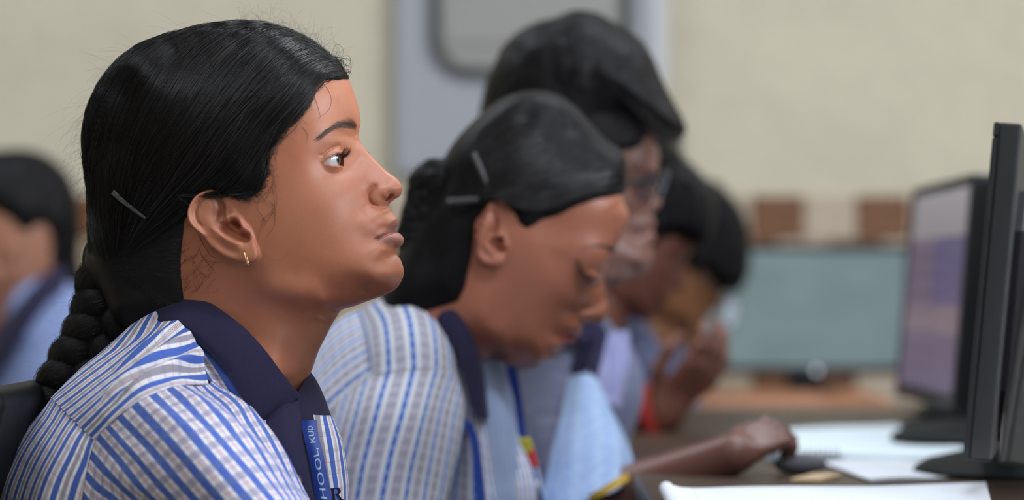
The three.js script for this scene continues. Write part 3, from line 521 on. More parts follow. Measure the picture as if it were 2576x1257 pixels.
function makeEyes(parent, frame, gaze = [0, 0]) {
  const { eyeC, eyeR, tilt } = headModel;
  for (const side of [1, -1]) {
    const g = new THREE.SphereGeometry(1, 72, 54); g.rotateX(PI / 2);   // pole along z, then turned to look forward
    const p = g.attributes.position, col = new Float32Array(p.count * 3), ct = Math.cos(tilt + gaze[1]), st = Math.sin(tilt + gaze[1]), cy = Math.cos(gaze[0]), sy = Math.sin(gaze[0]);
    for (let i = 0; i < p.count; i++) {
      const x = p.getX(i), y = p.getY(i), z = p.getZ(i), ang = Math.acos(clamp(z, -1, 1)), n = noise3(x * 9, y * 9, z * 2);
      const iris = smooth(0.50, 0.45, ang), pupil = smooth(0.2, 0.17, ang), rim = smooth(0.36, 0.46, ang), r = eyeR * (1 + 0.055 * smooth(0.56, 0.3, ang) * (1 - 0.35 * smooth(0.3, 0, ang)));
      const base = [0.62 + 0.03 * n, 0.60 + 0.02 * n, 0.61], ir = [0.022, 0.012, 0.008].map((c) => c * (1 + 0.3 * noise3(Math.atan2(y, x) * 9, ang * 3, 1)) * lerp(1, 0.3, rim));
      for (let c = 0; c < 3; c++) col[i * 3 + c] = lerp(lerp(base[c], ir[c], iris), 0.003, pupil);
      let f = z * r, v = y * r, w = x * r; [f, w] = [f * cy - w * sy * side, w * cy + f * sy * side]; [f, v] = [f * ct - v * st, f * st + v * ct];
      p.setXYZ(i, eyeC[0] + f, eyeC[1] + v, side * eyeC[2] + w);
    }
    g.setAttribute('color', new THREE.BufferAttribute(col, 3)); g.computeVertexNormals();
    mesh('eye', frame.geometry(g), phys({ vertexColors: true, roughness: 0.25, clearcoat: 1, clearcoatRoughness: 0.04 }), parent);
  }
}
makeEyes(girl, H1);
const browMat = phys({ color: rgb(0.075, 0.045, 0.033), roughness: 0.6 });
{
  const { eyeC, tilt, lidUp, lidLow } = headModel;
  const spine = spline2([[896, 321, 9], [881, 316, 18], [862, 316, 27], [829, 328, 42], [802, 349, 49]].map(([x, y, w]) => headModel.px(x, y, w)), 40);
  for (const side of [1, -1]) {
    const brow = new Hairs(), lash = new Hairs();
    for (let i = 0; i < 400; i++) {
      const t = rnd() ** 1.0, k = Math.floor(t * 39), a = spine[k], b = spine[k + 1], tx = b.x - a.x, ty = b.y - a.y, l = Math.hypot(tx, ty), half = lerp(0.0048, 0.0018, t ** 0.7) * smooth(-0.08, 0.12, t), o = gauss() * 0.62 * half, q = [a.x - ty / l * o, a.y + tx / l * o], pts = [], L = lerp(0.006, 0.008, rnd()) * (1 - 0.3 * t);
      let dir = Math.atan2(ty, tx) - lerp(0.95, 0.15, smooth(0, 0.45, t)) + gauss() * 0.2;
      for (let j = 0; j <= 5; j++) { const w = halfWidth(headModel.skin, q[0], q[1]); if (w < 0.004) break; pts.push(H1.world(q[0] + 0.0011 * j / 5 * smooth(0.3, 0, t), q[1], side * (w + 0.0001 + 0.0006 * j / 5))); q[0] += Math.cos(dir) * L / 5; q[1] += Math.sin(dir) * L / 5; dir += 0.09; }
      if (pts.length > 2) brow.add(pts, 0.000052, 0.000025);
    }
    for (let i = 0; i < 95; i++) {
      const az = lerp(-30, i < 62 ? 24 : 60, rnd()) * R, upper = i < 89, el = (upper ? lidUp(az) : lidLow(az)) , L = upper ? (az > 0.45 ? 0.0035 : 0.0112) * (0.75 + 0.35 * rnd()) : 0.0035, pts = [];
      let e = el + (upper ? -0.10 : 0.02), r = 0.0135, a = az + gauss() * 0.03;
      for (let j = 0; j <= 7; j++) { const f = r * Math.cos(e) * Math.cos(a), v = r * Math.sin(e), w = r * Math.cos(e) * Math.sin(a); pts.push(H1.world(eyeC[0] + f * Math.cos(tilt) - v * Math.sin(tilt), eyeC[1] + f * Math.sin(tilt) + v * Math.cos(tilt), side * (eyeC[2] + w))); r += L / 7 * (upper ? 0.9 - 0.05 * j : 0.7); e += (upper ? L / 7 / r * (0.04 + 0.10 * j) : -L / 7 / r * 0.7); a += upper ? 0.004 : 0; }
      lash.add(pts, upper ? 0.00013 : 0.00007, 0.00004);
    }
    mesh('eyebrow', brow.build(), browMat, girl); mesh('eyelashes', lash.build(), phys({ color: rgb(0.006, 0.005, 0.005), roughness: 0.5 }), girl);
  }
  for (const side of [1, -1]) {
    const c = headModel.px(620, 649, 78), g = new THREE.TorusGeometry(0.0062, 0.00055, 12, 60); g.rotateY(PI / 2 + 0.17); g.rotateZ(0.22); g.translate(c[0], c[1], 0.0785); if (side < 0) g.scale(1, 1, -1);
    tag(mesh('earring', H1.geometry(g), std({ color: rgb(0.85, 0.58, 0.27), metalness: 1, roughness: 0.22 }), girl), 'thin gold hoop earring');
  }
}
// ---------------------------------------------------------------- cloth
// a woven check: stripes across u, fainter bands across v; one repeat is 30 mm
function plaid({ white, blue, line, red, grey, bands, cross }) {
  const n = 512, mmOf = (i) => i / n * 30;
  const stripe = (m) => { for (const [a, b, c] of bands) if (m >= a && m < b) return c; return null; }, weft = (m) => { for (const [a, b, c, k] of cross) if (m >= a && m < b) return [c, k]; return null; };
  const C = { white, blue, line, red, grey };
  return texture(n, n, (x, y) => {
    const thread = 1 + 0.035 * Math.sin(x * 2 * PI / 4) * Math.sin(y * 2 * PI / 4) + 0.03 * hash3(x >> 1, y >> 1, 5) - 0.015; let c = C[stripe(mmOf(x))] ?? white;
    const f = weft(mmOf(y)); if (f) c = c.map((v, i) => lerp(v, C[f[0]][i] * (0.5 + 0.5 * v), f[1]));
    return c.map((v) => v * thread);
  });
}
const W1 = [0.91, 0.90, 0.92], B1 = [0.27, 0.40, 0.74];
const lines = (a, red) => [[a, a + 0.35, 'line'], [a + 0.85, a + 1.2, 'line'], [a + 1.7, a + 2.1, red ? 'red' : 'line'], [a + 2.6, a + 2.95, 'line'], [a + 3.4, a + 3.75, 'line']];
const plaidSleeve = plaid({ white: W1, blue: B1, line: [0.42, 0.42, 0.58], red: [0.78, 0.27, 0.36], grey: [0.6, 0.62, 0.74], bands: [[0, 6.4, 'blue'], ...lines(8.8, true), [15, 21.4, 'blue'], ...lines(23.8, true)], cross: [[1, 7, 'grey', 0.6], [10.6, 10.9, 'red', 0.6], [16, 22, 'grey', 0.52], [25.2, 25.5, 'red', 0.7], [26.2, 26.5, 'blue', 0.5]] });
const plaidYoke = plaid({ white: W1, blue: B1, line: [0.44, 0.42, 0.55], red: [0.74, 0.3, 0.38], grey: [0.63, 0.61, 0.66], bands: [[0, 5.6, 'blue'], [8.2, 12.2, 'grey'], [15, 20.6, 'blue'], ...lines(23.2, true)], cross: [[2, 5, 'grey', 0.22], [12, 12.4, 'red', 0.45], [18, 21, 'grey', 0.25], [21.4, 21.7, 'blue', 0.5]] });
const weave = texture(256, 256, (x, y) => { const n = 0.5 + 0.25 * Math.sin(x * 2 * PI / 4) * Math.sin(y * 2 * PI / 4) + 0.25 * tileNoise(x, y, 256, 60); return [n, n, n]; }, { srgb: false });
const clothMat = (map) => phys({ map, roughness: 0.85, sheen: 0.15, sheenColor: rgb(1, 1, 1), sheenRoughness: 0.6, bumpMap: weave, bumpScale: 0.00008, side: THREE.DoubleSide });
const navyTex = texture(256, 256, (x, y) => { const n = 1 + 0.12 * Math.sin(x * 2 * PI / 4) * Math.sin(y * 2 * PI / 4) + 0.25 * (hash3(x, y, 4) - 0.5) + 0.1 * tileNoise(x, y, 256, 20); return [0.118 * n, 0.105 * n, 0.235 * n]; });
const navyMat = phys({ map: navyTex, roughness: 0.9, sheen: 0.25, sheenColor: rgb(0.5, 0.5, 0.8), sheenRoughness: 0.5, bumpMap: weave, bumpScale: 0.00012, side: THREE.DoubleSide });
// a piece of cloth through rows of points given as pixel and distance; u runs across the rows, v along them, both in metres over the repeat
function patch(rows, { nu = 60, nv = 60, fold = () => 0, repeat = 0.03, shift = [0, 0], lift = 0, anchor = 0.5 } = {}) {
  const along = rows.map((r) => new THREE.CatmullRomCurve3(r.map((p) => at(...p)), false, 'centripetal')), P = [];
  for (let j = 0; j <= nv; j++) { const c = new THREE.CatmullRomCurve3(along.map((k) => k.getPoint(j / nv)), false, 'centripetal'); for (let i = 0; i <= nu; i++) (P[i] ??= [])[j] = c.getPoint(i / nu); }
  const N = P.map((col, i) => col.map((p, j) => { const a = P[Math.min(nu, i + 1)][j].clone().sub(P[Math.max(0, i - 1)][j]), b = P[i][Math.min(nv, j + 1)].clone().sub(P[i][Math.max(0, j - 1)]); const n = a.cross(b).normalize(); return n; }));
  let s = 0; for (const col of N) for (const n of col) s += n.z; const sign = s < 0 ? -1 : 1;
  const pos = [], uv = [], idx = [], U = P.map(() => []), V = P.map(() => []), ia = Math.round(anchor * nu);
  for (let j = 0; j <= nv; j++) { U[ia][j] = 0; for (let i = ia + 1; i <= nu; i++) U[i][j] = U[i - 1][j] + P[i][j].distanceTo(P[i - 1][j]); for (let i = ia - 1; i >= 0; i--) U[i][j] = U[i + 1][j] - P[i][j].distanceTo(P[i + 1][j]); }
  for (let i = 0; i <= nu; i++) { V[i][0] = 0; for (let j = 1; j <= nv; j++) V[i][j] = V[i][j - 1] + P[i][j].distanceTo(P[i][j - 1]); }
  for (let i = 0; i <= nu; i++) for (let j = 0; j <= nv; j++) { const p = P[i][j].clone().addScaledVector(N[i][j], sign * (lift + fold(i / nu, j / nv, P[i][j]))); pos.push(p.x, p.y, p.z); uv.push((U[i][j] + shift[0]) / repeat, (V[i][j] + shift[1]) / repeat); }
  for (let i = 0; i < nu; i++) for (let j = 0; j < nv; j++) { const a = i * (nv + 1) + j, b = a + nv + 1; sign > 0 ? idx.push(a, b, a + 1, a + 1, b, b + 1) : idx.push(a, a + 1, b, a + 1, b + 1, b); }
  const g = new THREE.BufferGeometry(); g.setAttribute('position', new THREE.Float32BufferAttribute(pos, 3)); g.setAttribute('uv', new THREE.Float32BufferAttribute(uv, 2)); g.setIndex(idx); g.computeVertexNormals(); return g;
}
const crease = (s, t, list) => { let f = 0; for (const [a, b, c, d, w, h] of list) { const ex = c - a, ey = d - b, q = clamp(((s - a) * ex + (t - b) * ey) / (ex * ex + ey * ey), 0, 1), r = Math.hypot(s - a - ex * q, t - b - ey * q) / w; f += h * Math.exp(-r * r) * Math.sin(PI * clamp(q, 0.02, 0.98)) ** 0.5; } return f; };
const drape = (amp, f) => (s, t, p) => amp * fbm(p.x * f + 3, p.y * f, p.z * f * 0.6, 3);
// ---------------------------------------------------------------- shirt of the girl in front
{
  const torso = (x, y, z) => { const c = at(420, 1330, 2.07); let d = ellipsoid({ x: c.x, y: c.y + 0.03, z: c.z }, 0.105, 0.15, 0.115)(x, y, z); d = smax(d, capsule(new V3(c.x, c.y, c.z), new V3(c.x - 0.015, 0.56, c.z + 0.02), 0.12, 0.125)(x, y, z), 0.05); const a = at(520, 1240, 2.2), b = at(740, 1600, 2.24); d = smax(d, capsule(a, b, 0.05, 0.045)(x, y, z), 0.03); d = smax(d, capsule(at(400, 1260, 2.1), a, 0.06, 0.05)(x, y, z), 0.03); return d; };
  const shirt = mesh('shirt', addUV(meshSDF(torso, [-0.48, 0.42, -2.36], [0.02, 0.93, -1.9], 0.006), (x, y, z) => [(x - z) / 0.03, y / 0.03]), clothMat(plaidSleeve), girl);
  mesh('yoke', patch([
    [[165, 1060, 2.05], [222, 1000, 2.05], [282, 945, 2.05], [340, 885, 2.05], [395, 825, 2.04]],
    [[130, 1003, 1.975], [190, 945, 1.972], [255, 889, 1.97], [318, 831, 1.97], [388, 770, 1.97]],
    [[165, 1036, 1.925], [232, 983, 1.912], [305, 925, 1.912], [378, 868, 1.922], [452, 812, 1.938]],
    [[203, 1072, 1.89], [262, 1020, 1.872], [335, 962, 1.868], [415, 915, 1.885], [500, 872, 1.925]],
    [[241, 1108, 1.868], [292, 1055, 1.85], [362, 1003, 1.845], [440, 974, 1.862], [523, 968, 1.908]]], {
    nu: 80, nv: 80, lift: 0.0012, shift: [0.004, 0.01], anchor: 0.6, fold: (s, t, p) => 0.0013 * fbm(p.x * 30, p.y * 30, 4, 3) * smooth(0, 0.2, t) + crease(s, t, [[0.62, 1.0, 0.7, 0.3, 0.03, 0.006], [0.5, 1.0, 0.5, 0.5, 0.03, 0.0045], [0.8, 1.0, 0.82, 0.4, 0.035, 0.0065], [0.72, 1, 0.75, 0.45, 0.025, -0.0045], [0.4, 0.95, 0.35, 0.5, 0.04, -0.003], [0.9, 1, 0.9, 0.6, 0.03, -0.003]]) }), clothMat(plaidYoke), shirt);
  mesh('back_panel', patch([
    [[160, 1060, 2.05], [105, 1130, 2.05], [62, 1195, 2.05], [20, 1270, 2.05], [-10, 1400, 2.05]],
    [[130, 1003, 1.975], [68, 1086, 1.972], [22, 1155, 1.972], [-18, 1235, 1.975], [-60, 1400, 1.98]],
    [[165, 1036, 1.925], [113, 1110, 1.912], [75, 1178, 1.908], [45, 1250, 1.905], [10, 1400, 1.905]],
    [[203, 1072, 1.89], [166, 1140, 1.878], [140, 1200, 1.873], [120, 1265, 1.87], [95, 1400, 1.87]],
    [[241, 1108, 1.868], [225, 1165, 1.862], [212, 1220, 1.858], [203, 1270, 1.857], [190, 1400, 1.857]]], {
    nu: 80, nv: 80, shift: [0.002, 0], anchor: 0.6, fold: (s, t, p) => 0.0012 * fbm(p.x * 34, p.y * 20, 9, 3) + 0.0011 * Math.sin(p.x * 95 + 2.5 * fbm(p.x * 12, p.y * 14, 2) + t * 3) * smooth(0, 0.12, t) }), clothMat(plaidYoke), shirt);
  mesh('sleeve', patch([
    [[200, 1330, 1.862], [250, 1400, 1.85], [320, 1480, 1.84], [400, 1560, 1.84]],
    [[212, 1215, 1.86], [288, 1300, 1.832], [370, 1395, 1.822], [450, 1480, 1.82]],
    [[241, 1108, 1.866], [330, 1205, 1.813], [420, 1302, 1.797], [515, 1405, 1.795]],
    [[292, 1055, 1.848], [385, 1155, 1.793], [480, 1258, 1.777], [575, 1355, 1.775]],
    [[362, 1003, 1.843], [455, 1100, 1.788], [550, 1207, 1.77], [645, 1312, 1.768]],
    [[440, 974, 1.86], [530, 1062, 1.805], [617, 1166, 1.785], [705, 1280, 1.78]],
    [[523, 968, 1.906], [600, 1037, 1.857], [668, 1124, 1.837], [745, 1240, 1.827], [805, 1345, 1.823]],
    [[532, 956, 1.935], [613, 1012, 1.908], [683, 1096, 1.888], [762, 1236, 1.876], [840, 1370, 1.872]],
    [[540, 980, 1.985], [615, 1035, 1.985], [683, 1118, 1.975], [760, 1255, 1.965], [832, 1385, 1.955]]], {
    nu: 120, nv: 90, lift: 0.0006, shift: [0.0065, 0.005], anchor: 0.55, fold: (s, t, p) => 0.0018 * fbm(p.x * 22, p.y * 22, p.z * 22, 3) * smooth(0, 0.1, t) + crease(s, t, [[0.62, 0, 0.72, 0.7, 0.03, 0.0035], [0.7, 0, 0.8, 0.75, 0.028, -0.003], [0.78, 0.02, 0.86, 0.8, 0.026, 0.0035], [0.36, 0, 0.42, 0.5, 0.04, -0.0025], [0.48, 0, 0.55, 0.4, 0.03, 0.002], [0.2, 0.1, 0.3, 0.6, 0.04, 0.003]]) }), clothMat(plaidSleeve), shirt);
  mesh('front_panel', patch([
    [[465, 850, 1.935], [515, 940, 1.928], [590, 1050, 1.925], [670, 1190, 1.92], [735, 1400, 1.92]],
    [[520, 862, 1.936], [580, 950, 1.930], [640, 1050, 1.926], [705, 1180, 1.92], [770, 1400, 1.92]],
    [[580, 880, 1.944], [640, 975, 1.942], [690, 1085, 1.936], [740, 1210, 1.93], [800, 1400, 1.928]],
    [[640, 930, 1.97], [700, 1040, 1.97], [745, 1120, 1.965], [790, 1230, 1.955], [840, 1400, 1.95]]], {
    nu: 60, nv: 70, shift: [0.004, 0], fold: (s, t, p) => 0.0012 * fbm(p.x * 30, p.y * 30, 2, 3) + crease(s, t, [[0.3, 0.2, 0.45, 0.9, 0.07, 0.003], [0.1, 0.1, 0.3, 0.8, 0.06, -0.002]]) }), clothMat(plaidSleeve), shirt);
  mesh('front_panel', patch([
    [[770, 1040, 1.965], [775, 1110, 1.958], [785, 1190, 1.952], [800, 1280, 1.95], [815, 1400, 1.95]],
    [[800, 1045, 1.968], [812, 1110, 1.96], [825, 1190, 1.955], [838, 1280, 1.952], [850, 1400, 1.952]],
    [[828, 1046, 1.985], [846, 1100, 1.975], [858, 1180, 1.97], [862, 1270, 1.968], [868, 1400, 1.968]],
    [[832, 1046, 2.0], [856, 1094, 1.99], [875, 1185, 1.985], [872, 1270, 1.985], [880, 1400, 1.985]],
    [[825, 1070, 2.04], [848, 1120, 2.04], [862, 1200, 2.04], [862, 1290, 2.04], [860, 1400, 2.04]]], {
    nu: 50, nv: 60, shift: [0.0, 0.004], fold: (s, t, p) => 0.0011 * Math.sin(p.x * 160 + p.y * 30) + 0.001 * fbm(p.x * 40, p.y * 30, 2, 3) }), clothMat(plaidYoke), shirt);
  const collar = mesh('collar', patch([
    [[392, 800, 1.972], [455, 785, 1.964], [505, 790, 1.958], [553, 818, 1.953], [600, 855, 1.95], [645, 902, 1.95], [690, 955, 1.953], [735, 1010, 1.96]],
    [[384, 764, 1.968], [450, 751, 1.957], [508, 754, 1.950], [560, 786, 1.944], [611, 826, 1.941], [658, 877, 1.942], [702, 934, 1.946], [753, 998, 1.956]],
    [[380, 772, 1.964], [440, 768, 1.949], [497, 778, 1.941], [548, 812, 1.935], [600, 858, 1.932], [650, 912, 1.933], [694, 970, 1.937], [726, 1016, 1.946]],
    [[376, 784, 1.962], [425, 794, 1.943], [474, 818, 1.934], [528, 862, 1.928], [584, 918, 1.925], [636, 983, 1.926], [672, 1030, 1.93], [690, 1036, 1.938]],
    [[372, 790, 1.964], [402, 808, 1.946], [446, 822, 1.937], [506, 868, 1.929], [561, 928, 1.925], [613, 1009, 1.924], [648, 1056, 1.927], [659, 1068, 1.932]]], {
    nu: 60, nv: 90, repeat: 0.02, fold: (s, t, p) => 0.0007 * fbm(p.x * 26, p.y * 26, 7, 2) + (Math.abs(t - 0.61) < 0.03 ? -0.0007 * Math.exp(-(((t - 0.605 + (s - 0.7) * 0.05) / 0.006) ** 2)) : 0) + 0.0012 * Math.exp(-(((s - 0.25) / 0.1) ** 2)) }), navyMat, girl);
  mesh('collar_leaf', patch([
    [[742, 1000, 1.962], [733, 1025, 1.955], [735, 1055, 1.95], [755, 1094, 1.95]],
    [[762, 965, 1.978], [766, 1000, 1.968], [775, 1040, 1.962], [795, 1080, 1.962]],
    [[779, 931, 2.0], [796, 960, 1.995], [813, 998, 1.99], [832, 1050, 1.985]],
    [[768, 935, 2.03], [790, 965, 2.03], [806, 1000, 2.03], [822, 1052, 2.02]]], { nu: 40, nv: 40, repeat: 0.02, fold: (s, t, p) => 0.0012 * fbm(p.x * 50, p.y * 50, 1, 2) }), navyMat, collar);
  mesh('placket', patch([
    [[640, 1000, 1.955], [668, 1090, 1.927], [690, 1165, 1.917], [733, 1240, 1.914], [790, 1400, 1.91]],
    [[668, 1000, 1.948], [676, 1092, 1.924], [699, 1167, 1.914], [740, 1237, 1.911], [800, 1400, 1.908]],
    [[712, 995, 1.948], [718, 1095, 1.922], [740, 1165, 1.914], [768, 1245, 1.910], [820, 1400, 1.906]],
    [[750, 1000, 1.956], [768, 1100, 1.934], [786, 1170, 1.926], [802, 1255, 1.922], [840, 1400, 1.916]]], { nu: 40, nv: 60, repeat: 0.02, fold: (s, t, p) => 0.001 * fbm(p.x * 40, p.y * 40, 5, 2) }), navyMat, shirt);
  { // the button, with four holes
    const disc = new THREE.Shape(); disc.absellipse(0, 0, 0.0041, 0.0041, 0, 2 * PI); for (let k = 0; k < 4; k++) { const h = new THREE.Path(); h.absarc(Math.cos(k * PI / 2 + 0.8) * 0.0012, Math.sin(k * PI / 2 + 0.8) * 0.0012, 0.00055, 0, 2 * PI); disc.holes.push(h); }
    const g = [new THREE.ExtrudeGeometry(disc, { depth: 0.0008, bevelThickness: 0.0004, bevelSize: 0.0003, bevelSegments: 3, curveSegments: 32 }), new THREE.TorusGeometry(0.0035, 0.00055, 10, 40).translate(0, 0, 0.0012)].map((x) => x.index ? x.toNonIndexed() : x), b = mesh('button', mergeGeometries(g), phys({ color: rgb(0.16, 0.13, 0.125), roughness: 0.35, clearcoat: 0.4 }), shirt);
    b.position.copy(at(743, 1208, 1.9085)); b.rotation.set(-0.25, 0.35, 0.1);
  }
  // printed lanyard ribbon
  const cv = document.createElement('canvas'); cv.width = 1024; cv.height = 256; const g2 = cv.getContext('2d'); g2.fillStyle = 'rgb(24,58,142)'; g2.fillRect(0, 0, 1024, 256);
  for (let i = 0; i < 9000; i++) { g2.fillStyle = `rgba(${hash3(i, 1, 1) < 0.5 ? '10,30,90' : '60,95,180'},0.18)`; g2.fillRect(hash3(i, 2, 3) * 1024, hash3(i, 5, 3) * 256, 5, 2); }
  g2.fillStyle = 'rgb(168,190,205)'; g2.font = '500 128px sans-serif'; g2.textBaseline = 'middle'; g2.fillText('SCHOOL, KUD', 96, 136);
  const ribbonTex = new THREE.CanvasTexture(cv); ribbonTex.colorSpace = THREE.SRGBColorSpace;
  const ribbon = patch([
    [[757, 1055, 1.945], [763, 1092, 1.932], [779, 1161, 1.922], [794, 1251, 1.917], [812, 1345, 1.914]],
    [[778, 1056, 1.940], [782, 1092, 1.929], [797, 1156, 1.919], [814, 1254, 1.914], [830, 1345, 1.911]],
    [[797, 1056, 1.944], [801, 1092, 1.932], [815, 1149, 1.922], [836, 1257, 1.917], [850, 1345, 1.914]]], { nu: 10, nv: 60 });
  { const uv = ribbon.attributes.uv; for (let i = 0; i <= 10; i++) for (let j = 0; j <= 60; j++) uv.setXY(i * 61 + j, 0.98 - j / 60 * 0.98, i / 10 > 1 ? 1 : 1 - i / 10); }
  tag(mesh('lanyard', ribbon, phys({ map: ribbonTex, roughness: 0.55, side: THREE.DoubleSide }), girl), 'royal blue ribbon lettered SCHOOL, KUD in pale capitals');
  const font = await new FontLoader().loadAsync('fonts/droid/droid_serif_bold.typeface.json');
  const letter = new TextGeometry('R', { font, size: 0.0105, depth: 0.0008, curveSegments: 6 }); letter.center();
  const em = mesh('embroidered_letter', letter, navyMat, shirt); addUV(letter, (x, y) => [x / 0.02, y / 0.02]); em.position.copy(at(846, 1243, 1.951)); em.rotation.set(0, 0.3, 0.12);
  // skirt, legs and shoes under the desk
  const hip = new V3(-0.27, 0.535, -2.06), knees = [new V3(0.1, 0.53, -1.98), new V3(0.1, 0.53, -2.14)];
  const skirt = (x, y, z) => { let d = ellipsoid({ x: hip.x, y: hip.y, z: hip.z }, 0.15, 0.085, 0.165)(x, y, z); for (const [k, s] of [[knees[0], 1], [knees[1], -1]]) d = smax(d, capsule(new V3(hip.x, hip.y + 0.005, hip.z + s * 0.075), k, 0.078, 0.062)(x, y, z), 0.04); return d; };
  mesh('skirt', addUV(meshSDF(skirt, [-0.46, 0.42, -2.28], [0.2, 0.66, -1.86], 0.01), (x, y, z) => [x / 0.02, z / 0.02]), navyMat, girl);
  for (const k of knees) {
    const foot = new V3(k.x + 0.02, 0.07, k.z), lg = meshSDF((x, y, z) => smax(capsule(k, foot, 0.05, 0.032)(x, y, z), capsule(foot, new V3(foot.x + 0.12, 0.04, k.z), 0.034, 0.026)(x, y, z), 0.02), [k.x - 0.08, 0.0, k.z - 0.07], [k.x + 0.22, 0.6, k.z + 0.07], 0.009);
    recolor(lg, () => SKIN1); addUV(lg, (x, y, z) => [x * 20, y * 20]); mesh('leg', lg, skinMaterial(), girl);
    mesh('shoe', meshSDF((x, y, z) => Math.min(y - 0.0015, capsule(new V3(foot.x - 0.03, 0.035, k.z), new V3(foot.x + 0.15, 0.03, k.z), 0.046, 0.04)(x, y, z)), [foot.x - 0.1, -0.01, k.z - 0.07], [foot.x + 0.22, 0.1, k.z + 0.07], 0.008), std({ color: rgb(0.02, 0.02, 0.02), roughness: 0.4 }), girl);
  }
}
// ---------------------------------------------------------------- the other pupils
function warped(frame, pairs) {   // the head model bent to another face: pairs of [pixel here, pixel on the front girl, half-width mm]
  const src = pairs.map(([x, y, , , w]) => frame.pixel(x, y, w * MM)), dst = pairs.map(([, , x, y, w]) => H1.pixel(x, y, w * MM));
  const f = thinPlate(src.map((p) => [p[0] * 100, p[1] * 100]), [dst.map((p) => p[0] * 100), dst.map((p) => p[1] * 100)], 0.01);
  const c = 0.003, n = [120, 134], g = [0, 1].map((k) => new Grid2(-0.18, -0.22, 0.18, 0.18, c, (u, v) => f(u * 100, v * 100)[k] / 100));
  return (u, v) => [g[0].at(u, v), g[1].at(u, v)];
}
const plain = (u, v) => [u, v];
function headMesh(frame, warp, { skin, lip, open = 1, low = -0.2, step = 0.0024, limbs, reach = [] }) {   // limbs: more of the same body, given in the room; reach: how far it goes
  const inHead = (u, v, w) => u > -0.14 && u < 0.15 && v > low && v < 0.14 && Math.abs(w) < 0.093;
  const f = (u, v, w) => { let d = -0.02; if (inHead(u, v, w)) { const q = warp(u, v); d = Math.min(headModel.skin(q[0], q[1], w, open), (v - low) * 0.7); } if (limbs) { const p = frame.world(u, v, w); d = smax(d, limbs(p.x, p.y, p.z) / frame.s, 0.006); } return d; };
  const far = reach.map((p) => frame.local(p.x, p.y, p.z)), wide = (k, a, b, runs) => { const lo = Math.min(a, ...far.map((p) => p[k] - 0.07)), hi = Math.max(b, ...far.map((p) => p[k] + 0.07)); return axis(...(lo < a ? [[lo, a, 0.006]] : []), ...runs, ...(hi > b ? [[b, hi, 0.006]] : [])); };
  const g = surfaceNets(f, wide(0, -0.14, 0.15, [[-0.14, 0.05, step * 1.4], [0.05, 0.15, step]]), wide(1, low, 0.14, [[low, -0.075, step * 1.4], [-0.075, 0.05, step], [0.05, 0.14, step * 1.4]]), wide(2, -0.093, 0.093, [[-0.093, 0.093, step * 1.25]]), { eps: 0.0006 });
  recolor(g, (u, v, w) => { const q = warp(u, v), t = q[0] > 0.09 && Math.abs(w) < 0.032 && q[1] < -0.01 && q[1] > -0.06 ? smooth(-0.001, 0.001, polyDist(headModel.lipLine, q[0], q[1])) : 0, k = skinNoise(u, v, w); return skin.map((c, i) => lerp(c, lip[i], t) * k); });
  addUV(g, (u, v, w) => [Math.atan2(w, u + 0.01) * 0.085 * 30, v * 30]);
  return frame.geometry(g);
}
function hairCap(frame, warp, line, thick, extra) {   // hair over the skull inside a hairline given as [pixel x, y, half-width mm]
  const poly = line.map(([x, y, w]) => frame.pixel(x, y, w * MM)), grid = new Grid2(-0.17, -0.17, 0.16, 0.17, 0.002, (u, v) => polyDist(poly, u, v));
  const f = (u, v, w) => { const q = warp(u, v), e = grid.at(u, v); let d = headModel.smoothSkin(q[0], q[1], w) - 0.0015 + (thick * 0.4 + 0.0015) * smooth(-0.001, 0.006, e) + thick * 0.6 * smooth(0.004, 0.03, e) + 0.0006 * fbm(u * 50, v * 50, w * 50, 2) * smooth(0, 0.01, e); if (extra) d = smax(d, extra(u, v, Math.abs(w)), 0.008); return e < -0.004 && !(extra && extra(u, v, Math.abs(w)) > -0.002) ? Math.min(d, -0.0015) : d; };
  return frame.geometry(surfaceNets(f, axis([-0.16, 0.13, 0.003]), axis([-0.16, 0.16, 0.003]), axis([-0.1, 0.1, 0.0035]), { eps: 0.0006 }));
}
function bulk(frame, outline, half, round, rough = 0.0015) {   // a rounded mass inside an outline of pixels (hair that stands off the head)
  const poly = spline2([...outline, outline[0]], outline.length * 5).map((p) => frame.pixel(p.x, p.y, 0)), xs = poly.map((p) => p[0]), ys = poly.map((p) => p[1]), m = 0.012, lo = [Math.min(...xs) - m, Math.min(...ys) - m], hi = [Math.max(...xs) + m, Math.max(...ys) + m];
  const g = new Grid2(lo[0] - 0.02, lo[1] - 0.02, hi[0] + 0.02, hi[1] + 0.02, 0.0025, (u, v) => polyDist(poly, u, v));
  const f = (u, v, w) => { const d = g.at(u, v), q = clamp(d / round, -1, 1), hw = d <= 0 ? 0 : half * Math.sqrt(1 - (1 - q) ** 2), a = Math.abs(w); return (d <= 0 ? d - a : Math.min(d, (hw - a) * 0.6)) + rough * fbm(u * 70, v * 40, w * 70, 3); };
  return frame.geometry(surfaceNets(f, axis([lo[0], hi[0], 0.0035]), axis([lo[1], hi[1], 0.0035]), axis([-half - 0.01, half + 0.01, 0.004]), { eps: 0.001 }));
}
